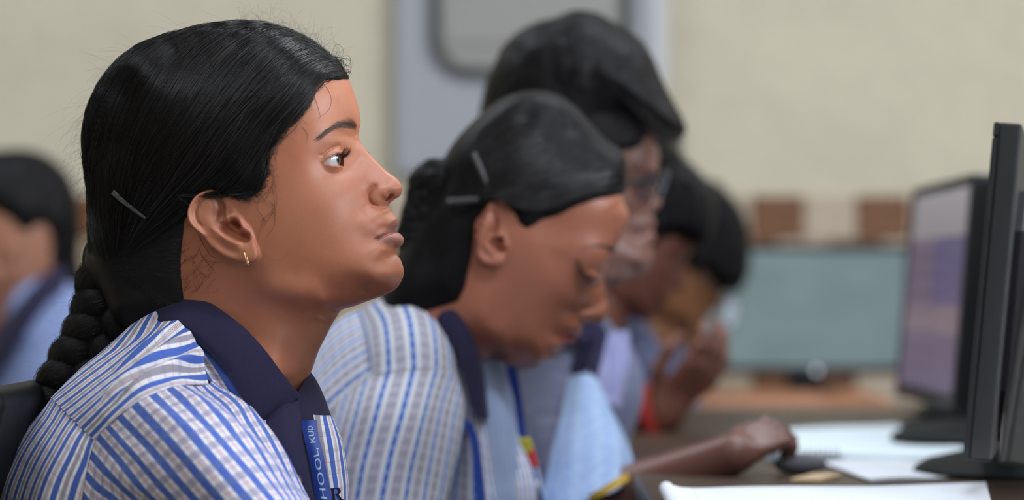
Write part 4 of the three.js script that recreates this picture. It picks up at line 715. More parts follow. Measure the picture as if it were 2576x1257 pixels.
function handField(o, X, Y, s = 1, curl = 0.5, spread = 0.12, side = 1) {   // a hand: X along the fingers, Y out of its back; positive inside
  X = X.clone().normalize(); const Z = X.clone().cross(Y).normalize(); Y = Z.clone().cross(X); const P = (x, y, z) => o.clone().addScaledVector(X, x * s).addScaledVector(Y, y * s).addScaledVector(Z, z * s * side), parts = [];
  [[0.088, -0.030, 0.064], [0.094, -0.010, 0.074], [0.091, 0.010, 0.069], [0.082, 0.029, 0.053]].forEach(([x, z, L], i) => {
    parts.push([P(0.01, 0, z * 0.55), P(x, 0.002, z), 0.0135 * s, 0.0105 * s]);
    let a = -curl * 0.55, p = [x, 0.002, z]; for (const [q, r0, r1] of [[0.46, 0.0098, 0.0088], [0.3, 0.0088, 0.0078], [0.24, 0.0078, 0.0068]]) { const n = [p[0] + Math.cos(a) * L * q, p[1] + Math.sin(a) * L * q, p[2] + (i - 1.5) * spread * L * q]; parts.push([P(...p), P(...n), r0 * s, r1 * s]); p = n; a -= curl * 0.75; }
  });
  parts.push([P(0.015, -0.004, -0.024), P(0.05, -0.014, -0.05), 0.0145 * s, 0.0115 * s], [P(0.05, -0.014, -0.05), P(0.082, -0.022, -0.056), 0.0108 * s, 0.0095 * s], [P(0.082, -0.022, -0.056), P(0.104, -0.03, -0.05), 0.0095 * s, 0.0078 * s]);
  const fs = parts.map((p) => capsule(...p)), palm = fs.filter((_, i) => i % 4 === 0);
  return (x, y, z) => { let d = -1; for (const f of fs) d = smax(d, f(x, y, z), 0.004); return d; };
}
function limb(field, lo, hi, cell, skin) { const g = meshSDF(field, lo, hi, cell, { eps: 0.001 }); recolor(g, (x, y, z) => { const k = skinNoise(x, y, z); return skin.map((c) => c * k); }); addUV(g, (x, y, z) => [(x + z) * 20, y * 20]); return g; }
const box3 = (pts, r) => [[0, 1, 2].map((c) => Math.min(...pts.map((p) => p.getComponent(c))) - r), [0, 1, 2].map((c) => Math.max(...pts.map((p) => p.getComponent(c))) + r)];
const darkHair = phys({ color: rgb(0.0065, 0.006, 0.007), roughness: 0.5, specularIntensity: 0.25 });
function stool(label, x, z, group) {
  const t = thing('stool', label, 'stool', [x, 0, z], 0, group), m = std({ color: rgb(0.05, 0.05, 0.055), roughness: 0.5 });
  mesh('seat', new THREE.CylinderGeometry(0.17, 0.16, 0.04, 32), m, t).position.y = 0.42;
  for (let k = 0; k < 4; k++) { const o = mesh('leg', new THREE.CylinderGeometry(0.012, 0.012, 0.4, 10), m, t); o.position.set(Math.cos(k * PI / 2 + 0.8) * 0.13, 0.2, Math.sin(k * PI / 2 + 0.8) * 0.13); }
}
function lowerBody(parent, hip, map, skin, run = 0.34) {   // seated: hips on the stool, thighs forward under the desk, feet on the floor
  const cloth = meshSDF((x, y, z) => { let d = ellipsoid({ x: hip.x, y: hip.y, z: hip.z }, 0.15, 0.09, 0.16)(x, y, z); for (const s of [-1, 1]) { const k = new V3(hip.x + run, hip.y - 0.005, hip.z + s * 0.08), f = new V3(k.x + 0.01, 0.07, k.z); d = smax(d, capsule(new V3(hip.x, hip.y, hip.z + s * 0.075), k, 0.077, 0.06)(x, y, z), 0.03); d = smax(d, capsule(k, f, 0.058, 0.048)(x, y, z), 0.02); } return d; }, [hip.x - 0.2, 0.02, hip.z - 0.22], [hip.x + run + 0.12, hip.y + 0.14, hip.z + 0.22], 0.014);
  mesh('trousers', addUV(cloth, (x, y, z) => [(x + z) / 0.02, y / 0.02]), navyMat, parent);
  for (const s of [-1, 1]) { const k = hip.x + run + 0.01, zz = hip.z + s * 0.08; mesh('shoe', meshSDF((x, y, z) => Math.min(y - 0.0015, capsule(new V3(k - 0.03, 0.035, zz), new V3(k + 0.15, 0.03, zz), 0.05, 0.042)(x, y, z)), [k - 0.1, -0.01, zz - 0.07], [k + 0.22, 0.1, zz + 0.07], 0.01), std({ color: rgb(0.02, 0.02, 0.02), roughness: 0.4 }), parent); }
}

// ---- the second girl, looking down
{
  const D = 2.5, F2 = new HeadFrame(1318, 560, D, -10, -47), who = thing('person', 'second girl, eyes lowered, clipped black hair, blue checked shirt, bead-ended blue lanyard', 'person');
  const skin = [0.40, 0.145, 0.086], lip = [0.5, 0.11, 0.09];
  const warp = warped(F2, [[1568, 497, 876, 196, 0], [1579, 537, 893, 250, 0], [1561, 598, 903, 296, 0], [1541, 640, 903, 320, 0], [1521, 682, 903, 348, 0], [1523, 735, 948, 406, 0], [1526, 783, 1008, 465, 0], [1514, 809, 1005, 493, 0], [1474, 812, 980, 509, 0], [1463, 832, 998, 548, 0], [1446, 848, 993, 578, 0], [1429, 861, 1013, 606, 0], [1408, 884, 999, 636, 0], [1374, 911, 1014, 690, 0], [1336, 927, 975, 739, 0], [1270, 913, 884, 768, 0], [1236, 893, 848, 784, 0],
    [1466, 678, 816, 402, 31], [1406, 848, 948, 601, 25], [1468, 784, 932, 490, 17], [1250, 510, 527, 475, 74], [1243, 671, 627, 660, 74], [1202, 572, 474, 537, 74], [1257, 603, 585, 562, 72], [1308, 600, 640, 520, 68], [1200, 312, 238, 360, 0], [1128, 405, 262, 520, 0], [1110, 462, 293, 610, 0], [1300, 250, 276, 212, 0], [1440, 298, 460, 90, 0], [1520, 392, 640, 82, 0], [1556, 440, 790, 132, 0], [1195, 778, 655, 716, 58], [1340, 760, 800, 620, 52], [1400, 600, 760, 340, 57]]);
  const body = [headMesh(F2, warp, { skin, lip, open: 0.12, low: -0.17, step: 0.0022 })];
  mesh('body', body[0], skinMaterial(), who);
  { // eyes under lowered lids
    for (const s of [1, -1]) { const c = F2.pixel(1466, 678, 31), g = new THREE.SphereGeometry(0.0119, 32, 24); const q = [F2.pixel(1466, 678, 0.031)[0], F2.pixel(1466, 678, 0.031)[1]]; g.translate(q[0], q[1], s * 0.0315); mesh('eye', F2.geometry(g), std({ color: rgb(0.35, 0.33, 0.33), roughness: 0.2 }), who); }
    for (const s of [1, -1]) {
      const brow = new Hairs(), lash = new Hairs(), sp = spline2([[1552, 640, 9], [1536, 627, 19], [1519, 621, 27], [1490, 618, 40], [1468, 622, 48]], 30).map((p) => [...F2.pixel(p.x, p.y, p.z * MM), p.z * MM]);
      const hw = (u, v) => halfWidth((a, b, w) => { const q = warp(a, b); return headModel.skin(q[0], q[1], w, 0.12); }, u, v);
      for (let i = 0; i < 420; i++) { const k = Math.floor(rnd() * 28), a = sp[k], b = sp[k + 1], o = gauss() * 0.0022, u = a[0] + o * 0.6, v = a[1] + o, du = (b[0] - a[0]) * 3, dv = (b[1] - a[1]) * 3, pts = []; for (let j = 0; j < 4; j++) { const w = hw(u + du * j / 3, v + dv * j / 3); if (w < 0.003) break; pts.push(F2.world(u + du * j / 3, v + dv * j / 3, s * (w + 0.0003))); } if (pts.length > 2) brow.add(pts, 0.0006); }
      const lid = spline2([[1447, 650, 44], [1457, 672, 43.5], [1470, 690, 40.5], [1484, 697, 35]], 20).map((p) => [...F2.pixel(p.x, p.y, p.z * MM), p.z * MM]);
      for (let i = 0; i < 170; i++) { const a = lid[Math.floor(rnd() * 19)], p0 = F2.world(a[0], a[1], s * (hw(a[0], a[1]) + 0.0004)), dir = F2.F.clone().multiplyScalar(0.8).addScaledVector(F2.U, -0.55).addScaledVector(F2.L, s * 0.25 + gauss() * 0.1), pts = []; for (let j = 0; j < 5; j++) pts.push(p0.clone().addScaledVector(dir, 0.0085 * j / 4).addScaledVector(F2.U, 0.0015 * (j / 4) ** 2)); lash.add(pts, 0.0008, 0.0004); }
      mesh('eyebrow', brow.build(), phys({ color: rgb(0.02, 0.014, 0.012), roughness: 0.6 }), who); mesh('eyelashes', lash.build(), phys({ color: rgb(0.008, 0.006, 0.006), roughness: 0.6 }), who);
    }
  }
  const nape = (() => { const a = F2.pixel(1100, 470, 0), b = F2.pixel(1065, 590, 0), c = F2.pixel(1075, 670, 0), f = capsule(new V3(a[0], a[1], 0), new V3(b[0], b[1], 0), 0.028, 0.026), g = capsule(new V3(b[0], b[1], 0), new V3(c[0], c[1], 0), 0.026, 0.02); return (u, v, w) => Math.max(f(u, v, w), g(u, v, w)) + 0.004 * fbm(u * 110, v * 110, w * 110, 2); })();
  const hair2 = mesh('hair', hairCap(F2, warp, [[1580, 480, 0], [1572, 492, 12], [1545, 497, 28], [1500, 505, 42], [1450, 522, 54], [1405, 546, 60], [1365, 556, 64], [1345, 570, 66], [1322, 580, 67], [1306, 566, 68], [1292, 540, 70], [1262, 508, 72], [1230, 515, 71], [1200, 560, 68], [1190, 640, 62], [1172, 720, 54], [1150, 760, 40], [950, 820, 0], [880, 450, 0], [1050, 120, 0], [1400, 60, 0], [1660, 260, 0]], 0.0085, nape), darkHair, who);
  { // strands over it
    const st = new Hairs(), f = (u, v, w) => { const q = warp(u, v); return headModel.smoothSkin(q[0], q[1], w) + 0.0072; }, W2 = new Grid2(-0.15, -0.1, 0.13, 0.15, 0.003, (u, v) => Math.max(0, halfWidth(f, u, v, 0.1)));
    const gd = [[[1560, 470], [1480, 490], [1400, 520], [1320, 530], [1240, 500], [1160, 530], [1100, 560]], [[1540, 390], [1460, 400], [1380, 420], [1300, 440], [1220, 460], [1150, 500], [1095, 540]], [[1450, 285], [1400, 310], [1330, 345], [1260, 385], [1190, 430], [1130, 475], [1090, 520]], [[1330, 240], [1280, 265], [1230, 300], [1185, 345], [1145, 395], [1115, 445], [1088, 500]]].map((g) => spline2(g, 24));
    for (let i = 0; i < 1500; i++) { const a = rnd() * 2.99, k = Math.floor(a), t = a - k, j0 = Math.floor(rnd() * 16), n = 5 + Math.floor(rnd() * 8), pts = []; for (let j = j0; j < Math.min(25, j0 + n); j++) { const x = lerp(gd[k][j].x, gd[k + 1][j].x, t), y = lerp(gd[k][j].y, gd[k + 1][j].y, t); let w = 0.05, q; for (let r = 0; r < 3; r++) { q = F2.pixel(x, y, w); w = clamp(W2.at(q[0], q[1]), 0, 0.085); } pts.push(F2.world(q[0], q[1], w + 0.0012 + 0.0006 * noise3(i, j * 0.3, 1))); } if (pts.length > 3) st.add(pts, 0.00028); }
    for (let i = 0; i < 260; i++) { const p = at(1075 + gauss() * 45, 590 + gauss() * 70, D - 0.03 - rnd() * 0.03), pts = []; let a = rnd() * 6.3; for (let j = 0; j < 9; j++) { pts.push(p.clone()); p.x += Math.cos(a) * 0.0028; p.y += Math.sin(a) * 0.0028; p.z += 0.0006 * gauss(); a += 0.5 * (i % 2 ? 1 : -1); } st.add(pts, 0.0003); }
    mesh('strands', st.build(), hairMat, hair2).userData.kind = 'stuff';
    for (const [a, b] of [[[1190, 385], [1228, 470]], [[1125, 508], [1205, 502]]]) { const c = new THREE.CatmullRomCurve3([at(...a, D - 0.077), at((a[0] + b[0]) / 2, (a[1] + b[1]) / 2, D - 0.08), at(...b, D - 0.082)]); tag(mesh('hair_clip', new THREE.TubeGeometry(c, 10, 0.0032, 8), phys({ color: rgb(0.06, 0.06, 0.062), roughness: 0.35 }), who), 'grey hair clip'); }
  }
  const plaid2 = plaid({ white: [0.93, 0.94, 0.96], blue: [0.25, 0.44, 0.80], line: [0.6, 0.6, 0.7], red: [0.75, 0.5, 0.55], grey: [0.68, 0.67, 0.75], bands: [[0, 6.6, 'blue'], [11.5, 24.5, 'grey']], cross: [[0, 5, 'white', 0.8], [15, 20, 'white', 0.8]] });
  const m2 = clothMat(plaid2), paleM = clothMat(texture(256, 256, (x, y) => { const s = (x % 64 < 30 ? 0.05 : 0), n = 0.03 * tileNoise(x, y, 256, 30); return [0.60 + s + n, 0.67 + s + n, 0.84 + n]; }));
  const sh = mesh('shirt', addUV(meshSDF((x, y, z) => { const c = at(1090, 1330, 2.56); let d = capsule(new V3(c.x, c.y + 0.03, c.z), new V3(c.x - 0.02, 0.56, c.z), 0.11, 0.13)(x, y, z); const a = at(1120, 1250, 2.66), b = at(1330, 1480, 2.7); return smax(d, capsule(a, b, 0.05, 0.045)(x, y, z), 0.04); }, [-0.28, 0.42, -2.82], [0.1, 0.86, -2.38], 0.009), (x, y, z) => [(x - z) / 0.023, y / 0.023]), m2, who);
  const o2 = (amp = 0.0015) => ({ nu: 40, nv: 40, repeat: 0.0235, fold: (s, t, p) => amp * fbm(p.x * 22, p.y * 22, p.z * 20, 3) });
  mesh('yoke', patch([[[870, 800, 2.52], [885, 850, 2.5], [900, 905, 2.48], [915, 950, 2.45]], [[912, 776, 2.475], [925, 832, 2.43], [935, 890, 2.402], [943, 942, 2.385]], [[962, 750, 2.46], [986, 800, 2.42], [996, 865, 2.392], [1000, 933, 2.378]], [[1008, 733, 2.46], [1050, 790, 2.42], [1064, 860, 2.393], [1067, 927, 2.383]], [[1035, 742, 2.46], [1092, 808, 2.43], [1114, 870, 2.41], [1120, 933, 2.403]], [[1048, 755, 2.47], [1112, 822, 2.445], [1143, 885, 2.432], [1156, 948, 2.432]]], { ...o2(), lift: 0.001 }), m2, sh);
  mesh('back_panel', patch([[[925, 775, 2.478], [860, 800, 2.478], [800, 850, 2.48], [740, 900, 2.48]], [[930, 835, 2.432], [862, 880, 2.432], [800, 940, 2.432], [740, 1000, 2.432]], [[940, 900, 2.402], [872, 945, 2.405], [808, 1000, 2.405], [745, 1060, 2.41]], [[943, 945, 2.387], [885, 1000, 2.392], [822, 1050, 2.396], [760, 1120, 2.4]]], o2()), m2, sh);
  mesh('sleeve', patch([[[800, 1010, 2.43], [780, 1090, 2.425], [760, 1170, 2.42], [740, 1330, 2.42]], [[880, 985, 2.394], [845, 1070, 2.38], [818, 1170, 2.375], [790, 1330, 2.375]], [[943, 940, 2.386], [907, 1040, 2.363], [880, 1150, 2.357], [850, 1330, 2.357]], [[1000, 931, 2.38], [966, 1040, 2.35], [937, 1150, 2.344], [905, 1330, 2.344]], [[1066, 926, 2.385], [1042, 1040, 2.356], [1012, 1150, 2.348], [975, 1330, 2.348]], [[1120, 932, 2.404], [1107, 1030, 2.382], [1086, 1140, 2.372], [1045, 1330, 2.368]], [[1154, 948, 2.43], [1167, 1020, 2.42], [1152, 1130, 2.41], [1100, 1330, 2.405]], [[1150, 965, 2.48], [1148, 1035, 2.48], [1128, 1130, 2.47], [1085, 1330, 2.46]]], { ...o2(0.002), nu: 60, nv: 60, lift: 0.0012 }), m2, sh);
  mesh('front_panel', patch([[[1080, 890, 2.46], [1115, 1000, 2.46], [1130, 1100, 2.458], [1100, 1340, 2.455]], [[1150, 905, 2.437], [1175, 990, 2.432], [1185, 1070, 2.43], [1190, 1340, 2.43]], [[1185, 930, 2.45], [1215, 1050, 2.445], [1235, 1150, 2.445], [1250, 1340, 2.445]]], o2(0.003)), m2, sh);
  mesh('front_panel', patch([[[1185, 900, 2.475], [1205, 1000, 2.47], [1230, 1120, 2.465], [1250, 1340, 2.46]], [[1222, 884, 2.49], [1252, 1000, 2.48], [1272, 1120, 2.475], [1290, 1340, 2.475]], [[1258, 903, 2.53], [1288, 1000, 2.53], [1306, 1120, 2.525], [1318, 1340, 2.52]], [[1235, 930, 2.57], [1265, 1020, 2.57], [1285, 1130, 2.57], [1295, 1340, 2.57]]], o2(0.003)), paleM, sh);
  mesh('collar', patch([[[1010, 700, 2.50], [1100, 715, 2.475], [1150, 770, 2.46], [1188, 850, 2.46], [1215, 920, 2.47], [1232, 1050, 2.465]], [[1005, 690, 2.49], [1080, 700, 2.46], [1138, 752, 2.44], [1172, 815, 2.435], [1203, 900, 2.437], [1228, 1050, 2.44]], [[1000, 700, 2.48], [1060, 735, 2.448], [1112, 785, 2.43], [1152, 845, 2.424], [1185, 935, 2.424], [1222, 1056, 2.427]], [[998, 718, 2.475], [1044, 762, 2.446], [1095, 818, 2.43], [1139, 868, 2.422], [1165, 940, 2.419], [1196, 1046, 2.42]]], { nu: 40, nv: 50, repeat: 0.02, fold: (s, t, p) => 0.0015 * fbm(p.x * 24, p.y * 24, 3, 2) }), navyMat, who);
  const lanyard = mesh('lanyard', patch([[[1160, 1060, 2.425], [1178, 1090, 2.422], [1190, 1170, 2.42], [1205, 1330, 2.418]], [[1172, 1050, 2.423], [1198, 1085, 2.42], [1213, 1170, 2.418], [1228, 1330, 2.416]]], { nu: 6, nv: 30 }), phys({ color: rgb(0.015, 0.06, 0.36), roughness: 0.6, side: THREE.DoubleSide }), who);
  const blueM = phys({ color: rgb(0.02, 0.07, 0.38), roughness: 0.6, side: THREE.DoubleSide });
  mesh('far_strand', patch([[[1265, 900, 2.548], [1280, 960, 2.546], [1290, 1040, 2.544], [1302, 1110, 2.54]], [[1292, 900, 2.546], [1306, 960, 2.544], [1318, 1040, 2.542], [1326, 1110, 2.538]]], { nu: 6, nv: 24 }), blueM, lanyard);
  [[1312, 1126, [0.55, 0.5, 0.03], 0.0105], [1317, 1158, [0.62, 0.04, 0.03], 0.0125], [1324, 1195, [0.015, 0.1, 0.36], 0.0105], [1330, 1225, [0.05, 0.05, 0.06], 0.007], [1332, 1252, [0.012, 0.02, 0.12], 0.0125]].forEach(([x, y, c, r]) => { const g = new RoundedBoxGeometry(r * 2.1, r * 1.7, 0.008, 3, 0.0035), o = mesh('badge_clip', g, phys({ color: rgb(...c), roughness: 0.5 }), lanyard); o.position.copy(at(x, y, 2.53)); o.rotation.z = 0.25; });
  lowerBody(who, new V3(-0.13, 0.53, -2.57), navyMat, skin);
  stool('black stool under the second girl, hidden below the desk edge', -0.13, -2.57, 'stools under the pupils');
}
// ---------------------------------------------------------------- the boys and the girl at the left edge
function underHair(frame, warp, thick = 0.005) {   // close hair over the whole scalp, under the mass on top
  const g = new Grid2(-0.16, -0.14, 0.14, 0.16, 0.003, (u, v) => polyDist(hairArea, u, v)), f = (u, v, w) => { const q = warp(u, v), e = g.at(q[0], q[1]), d = headModel.smoothSkin(q[0], q[1], w) - 0.0015 + (thick + 0.0015) * smooth(-0.001, 0.012, e); return e < -0.004 || q[1] < -0.05 ? Math.min(d, -0.0015) : d; };
  return frame.geometry(surfaceNets(f, axis([-0.16, 0.13, 0.004]), axis([-0.16, 0.16, 0.004]), axis([-0.09, 0.09, 0.004]), { eps: 0.0006 }));
}
const shirtTone = (r, g, b) => clothMat(texture(128, 128, (x, y) => { const s = x % 32 < 14 ? 0.04 : 0, n = 0.05 * tileNoise(x, y, 128, 24); return [r + s + n, g + s + n, b + s * 0.5 + n]; }));
{ // the tall boy behind the second girl
  const D = 2.86, F3 = new HeadFrame(1392, 432, D, 0, -21, 1.1), who = thing('person', 'tall boy in glasses with a thick black fringe, behind the second girl', 'person');
  const skin = [0.17, 0.074, 0.054], warp = warped(F3, [[1650, 362, 872, 215, 0], [1656, 400, 900, 285, 0], [1655, 432, 903, 318, 0], [1649, 455, 903, 348, 0], [1657, 488, 960, 418, 0], [1663, 511, 1010, 470, 0], [1655, 528, 1002, 496, 0], [1644, 536, 980, 509, 0], [1647, 560, 999, 555, 0], [1642, 580, 993, 578, 0], [1647, 600, 1013, 606, 0], [1640, 622, 999, 636, 0], [1642, 655, 1014, 690, 0], [1620, 690, 970, 741, 0], [1560, 712, 880, 768, 0], [1525, 725, 846, 788, 0], [1600, 448, 816, 402, 31], [1604, 590, 948, 601, 25], [1380, 500, 585, 562, 72], [1290, 300, 240, 360, 0], [1500, 130, 600, 82, 0]]);
  // his near forearm on the desk, with the hand at the notebook
  const elbow = at(1485, 1292, 2.6), wrist = at(1845, 1142, 2.5), X = at(1935, 1096, 2.52).sub(wrist), hf = handField(wrist, X, new V3(0.1, 0.85, 0.5), 0.62, 1.5, 0.02), shoulder = at(1385, 985, 2.9), neck = at(1440, 830, 2.92);
  const arm = (x, y, z) => smax(smax(capsule(elbow, wrist, 0.038, 0.02)(x, y, z), hf(x, y, z), 0.012), smax(capsule(shoulder, elbow, 0.03, 0.034)(x, y, z), capsule(neck, shoulder, 0.035, 0.03)(x, y, z), 0.02), 0.01);
  mesh('body', headMesh(F3, warp, { skin, lip: [0.25, 0.1, 0.08], open: 0.7, low: -0.18, step: 0.0034, limbs: arm, reach: [elbow, wrist, at(1990, 1080, 2.5), shoulder] }), skinMaterial(), who);
  const hair = mesh('hair', mergeGeometries([underHair(F3, warp), bulk(F3, [[1205, 300], [1216, 227], [1238, 165], [1264, 124], [1289, 91], [1344, 59], [1399, 44], [1440, 28], [1475, 28], [1515, 40], [1548, 60], [1582, 75], [1619, 108], [1648, 154], [1668, 206], [1695, 258], [1714, 293], [1727, 322], [1721, 338], [1690, 356], [1650, 352], [1600, 344], [1548, 342], [1515, 370], [1500, 430], [1470, 470], [1420, 480], [1400, 450], [1370, 460], [1340, 520], [1300, 560], [1250, 520], [1215, 420]], 0.092, 0.07, 0.003)]), darkHair, who);
  const lk = new Hairs(); for (let i = 0; i < 1400; i++) { const x = 1250 + rnd() * 440, top = x < 1440 ? 30 + (1440 - x) ** 2 * 0.0038 : 30 + (x - 1440) ** 2 * 0.0042, y = top + 6 + rnd() * 150, w = 0.09 * Math.sqrt(clamp((y - top) / 190, 0, 1)), pts = []; let px = x, py = y, a = 0.25 + (x - 1440) / 400 + gauss() * 0.25; for (let k = 0; k < 7; k++) { const q = F3.pixel(px, py, w); pts.push(F3.world(q[0], q[1], w + 0.002 * Math.sin(k / 2))); px += Math.cos(a) * 11; py += Math.sin(a) * 11; a += 0.05; } lk.add(pts, 0.0005); }
  mesh('strands', lk.build(), hairMat, hair).userData.kind = 'stuff';
  { // glasses
    const g = new THREE.Group(); g.name = 'glasses'; who.add(g); const rim = std({ color: rgb(0.02, 0.02, 0.025), roughness: 0.4 });
    for (const s of [1, -1]) { const q = F3.pixel(1666, 462, 0), lens = (geo, name, m) => { geo.rotateY(PI / 2 - s * 0.12); geo.translate(q[0], q[1], s * 0.034); mesh(name, F3.geometry(geo), m, g); }; lens(new THREE.TorusGeometry(0.021, 0.0018, 8, 40).scale(1.1, 0.8, 1), 'rim', rim); lens(new THREE.CylinderGeometry(0.0205, 0.0205, 0.0016, 32).rotateX(PI / 2).scale(1.1, 0.8, 1), 'lens', phys({ color: rgb(0.6, 0.75, 1), transmission: 0.75, roughness: 0.05, thickness: 0 })); const a = F3.world(q[0], q[1] + 0.004, s * 0.057), e = F3.pixel(1390, 476, 0.08), b = F3.world(e[0], e[1], s * 0.083); mesh('temple', new THREE.TubeGeometry(new THREE.CatmullRomCurve3([a, b]), 8, 0.0022, 8), rim, g); }
    const q = F3.pixel(1666, 458, 0); mesh('bridge', new THREE.TubeGeometry(new THREE.CatmullRomCurve3([F3.world(q[0], q[1], -0.012), F3.world(q[0] + 0.003, q[1] + 0.004, 0), F3.world(q[0], q[1], 0.012)]), 8, 0.0018, 8), rim, g);
  }
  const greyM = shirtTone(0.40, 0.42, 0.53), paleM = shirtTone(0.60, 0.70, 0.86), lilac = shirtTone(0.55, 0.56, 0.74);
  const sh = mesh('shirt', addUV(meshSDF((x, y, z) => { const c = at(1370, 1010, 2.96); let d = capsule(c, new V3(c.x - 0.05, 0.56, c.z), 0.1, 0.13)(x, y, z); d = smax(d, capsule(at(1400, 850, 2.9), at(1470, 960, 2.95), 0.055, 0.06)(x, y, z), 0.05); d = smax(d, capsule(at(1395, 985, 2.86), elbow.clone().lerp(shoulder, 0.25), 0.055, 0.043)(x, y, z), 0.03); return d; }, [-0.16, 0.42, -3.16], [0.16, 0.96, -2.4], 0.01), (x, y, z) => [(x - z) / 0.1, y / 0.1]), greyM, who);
  const o3 = { nu: 24, nv: 30, repeat: 0.1, fold: (s, t, p) => 0.004 * fbm(p.x * 14, p.y * 14, 4, 3) };
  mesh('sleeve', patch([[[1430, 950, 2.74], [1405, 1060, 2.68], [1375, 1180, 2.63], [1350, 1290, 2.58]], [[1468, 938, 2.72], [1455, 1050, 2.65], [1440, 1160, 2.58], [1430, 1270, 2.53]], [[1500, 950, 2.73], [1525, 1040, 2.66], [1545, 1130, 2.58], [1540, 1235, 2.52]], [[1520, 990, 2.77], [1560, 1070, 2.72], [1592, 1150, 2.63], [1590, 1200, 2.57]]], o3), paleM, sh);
  mesh('sleeve_trim', patch([[[1478, 1246, 2.515], [1510, 1228, 2.505], [1548, 1204, 2.51], [1590, 1184, 2.56]], [[1488, 1262, 2.513], [1516, 1246, 2.502], [1556, 1222, 2.506], [1594, 1200, 2.555]]], { nu: 8, nv: 24 }), phys({ color: rgb(0.55, 0.36, 0.03), roughness: 0.8, side: THREE.DoubleSide }), sh);
  mesh('front_panel', patch([[[1465, 845, 2.83], [1425, 950, 2.79], [1385, 1080, 2.77], [1330, 1300, 2.76]], [[1500, 850, 2.81], [1468, 950, 2.775], [1425, 1080, 2.755], [1385, 1300, 2.75]]], { ...o3, repeat: 0.02 }), navyMat, sh);
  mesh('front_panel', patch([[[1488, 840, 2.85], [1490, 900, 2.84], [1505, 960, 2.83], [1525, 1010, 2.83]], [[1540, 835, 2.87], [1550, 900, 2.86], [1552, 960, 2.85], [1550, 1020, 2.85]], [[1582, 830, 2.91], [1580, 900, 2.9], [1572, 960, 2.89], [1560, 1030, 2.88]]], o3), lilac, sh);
  mesh('collar', patch([[[1400, 780, 2.87], [1440, 770, 2.85], [1490, 790, 2.84], [1530, 840, 2.85]], [[1395, 815, 2.85], [1440, 830, 2.82], [1475, 880, 2.81], [1500, 960, 2.82]]], { nu: 14, nv: 24, repeat: 0.02 }), navyMat, who);
  lowerBody(who, new V3(-0.02, 0.53, -2.98), navyMat, skin); stool('black stool under the tall boy, hidden behind the second girl', -0.02, -2.98, 'stools under the pupils');
}
{ // the boy bent low beyond, his hand at his face
  const D = 3.5, F4 = new HeadFrame(1574, 558, D, 0, -48, 0.93), who = thing('person', 'boy bent low with his hand at his face and a red wrist band', 'person');
  const skin = [0.21, 0.08, 0.052], elbow = at(1450, 1085, 3.4), wrist = at(1662, 1034, 3.33), X = at(1772, 922, 3.31).sub(wrist), hf = handField(wrist, X, new V3(0.75, 0.35, 0.55), 0.88, 0.5, 0.05), shoulder = at(1450, 930, 3.44), neck = at(1500, 760, 3.5);
  const arm = (x, y, z) => smax(smax(capsule(elbow, wrist, 0.045, 0.033)(x, y, z), hf(x, y, z), 0.015), smax(capsule(shoulder, elbow, 0.045, 0.042)(x, y, z), capsule(neck, shoulder, 0.05, 0.042)(x, y, z), 0.02), 0.01);
  mesh('body', headMesh(F4, plain, { skin, lip: [0.2, 0.08, 0.06], open: 0.4, low: -0.16, step: 0.0038, limbs: arm, reach: [elbow, wrist, at(1880, 800, 3.31), shoulder] }), skinMaterial(), who);
  mesh('hair', mergeGeometries([underHair(F4, plain), bulk(F4, [[1545, 560], [1530, 480], [1560, 405], [1612, 366], [1659, 358], [1707, 386], [1751, 424], [1788, 468], [1800, 530], [1790, 590], [1765, 622], [1725, 618], [1680, 610], [1640, 640], [1590, 660]], 0.086, 0.03, 0.003)]), darkHair, who);
  const band = mesh('wrist_band', new THREE.TorusGeometry(0.034, 0.009, 10, 32), std({ color: rgb(0.42, 0.025, 0.02), roughness: 0.8 }), who); band.position.copy(wrist).addScaledVector(X.clone().normalize(), -0.004); band.quaternion.setFromUnitVectors(new V3(0, 0, 1), wrist.clone().sub(elbow).normalize());
  const tone = shirtTone(0.42, 0.45, 0.6);
  mesh('shirt', addUV(meshSDF((x, y, z) => { const c = at(1490, 940, 3.6); let d = capsule(c, new V3(c.x - 0.06, 0.56, c.z), 0.105, 0.13)(x, y, z); d = smax(d, capsule(at(1470, 960, 3.46), elbow, 0.065, 0.06)(x, y, z), 0.03); return d; }, [-0.16, 0.42, -3.84], [0.3, 0.95, -3.26], 0.011), (x, y, z) => [(x - z) / 0.1, y / 0.1]), tone, who);
  lowerBody(who, new V3(0.02, 0.53, -3.6), navyMat, skin); stool('black stool under the boy with the red wrist band, hidden behind the others', 0.02, -3.6, 'stools under the pupils');
}
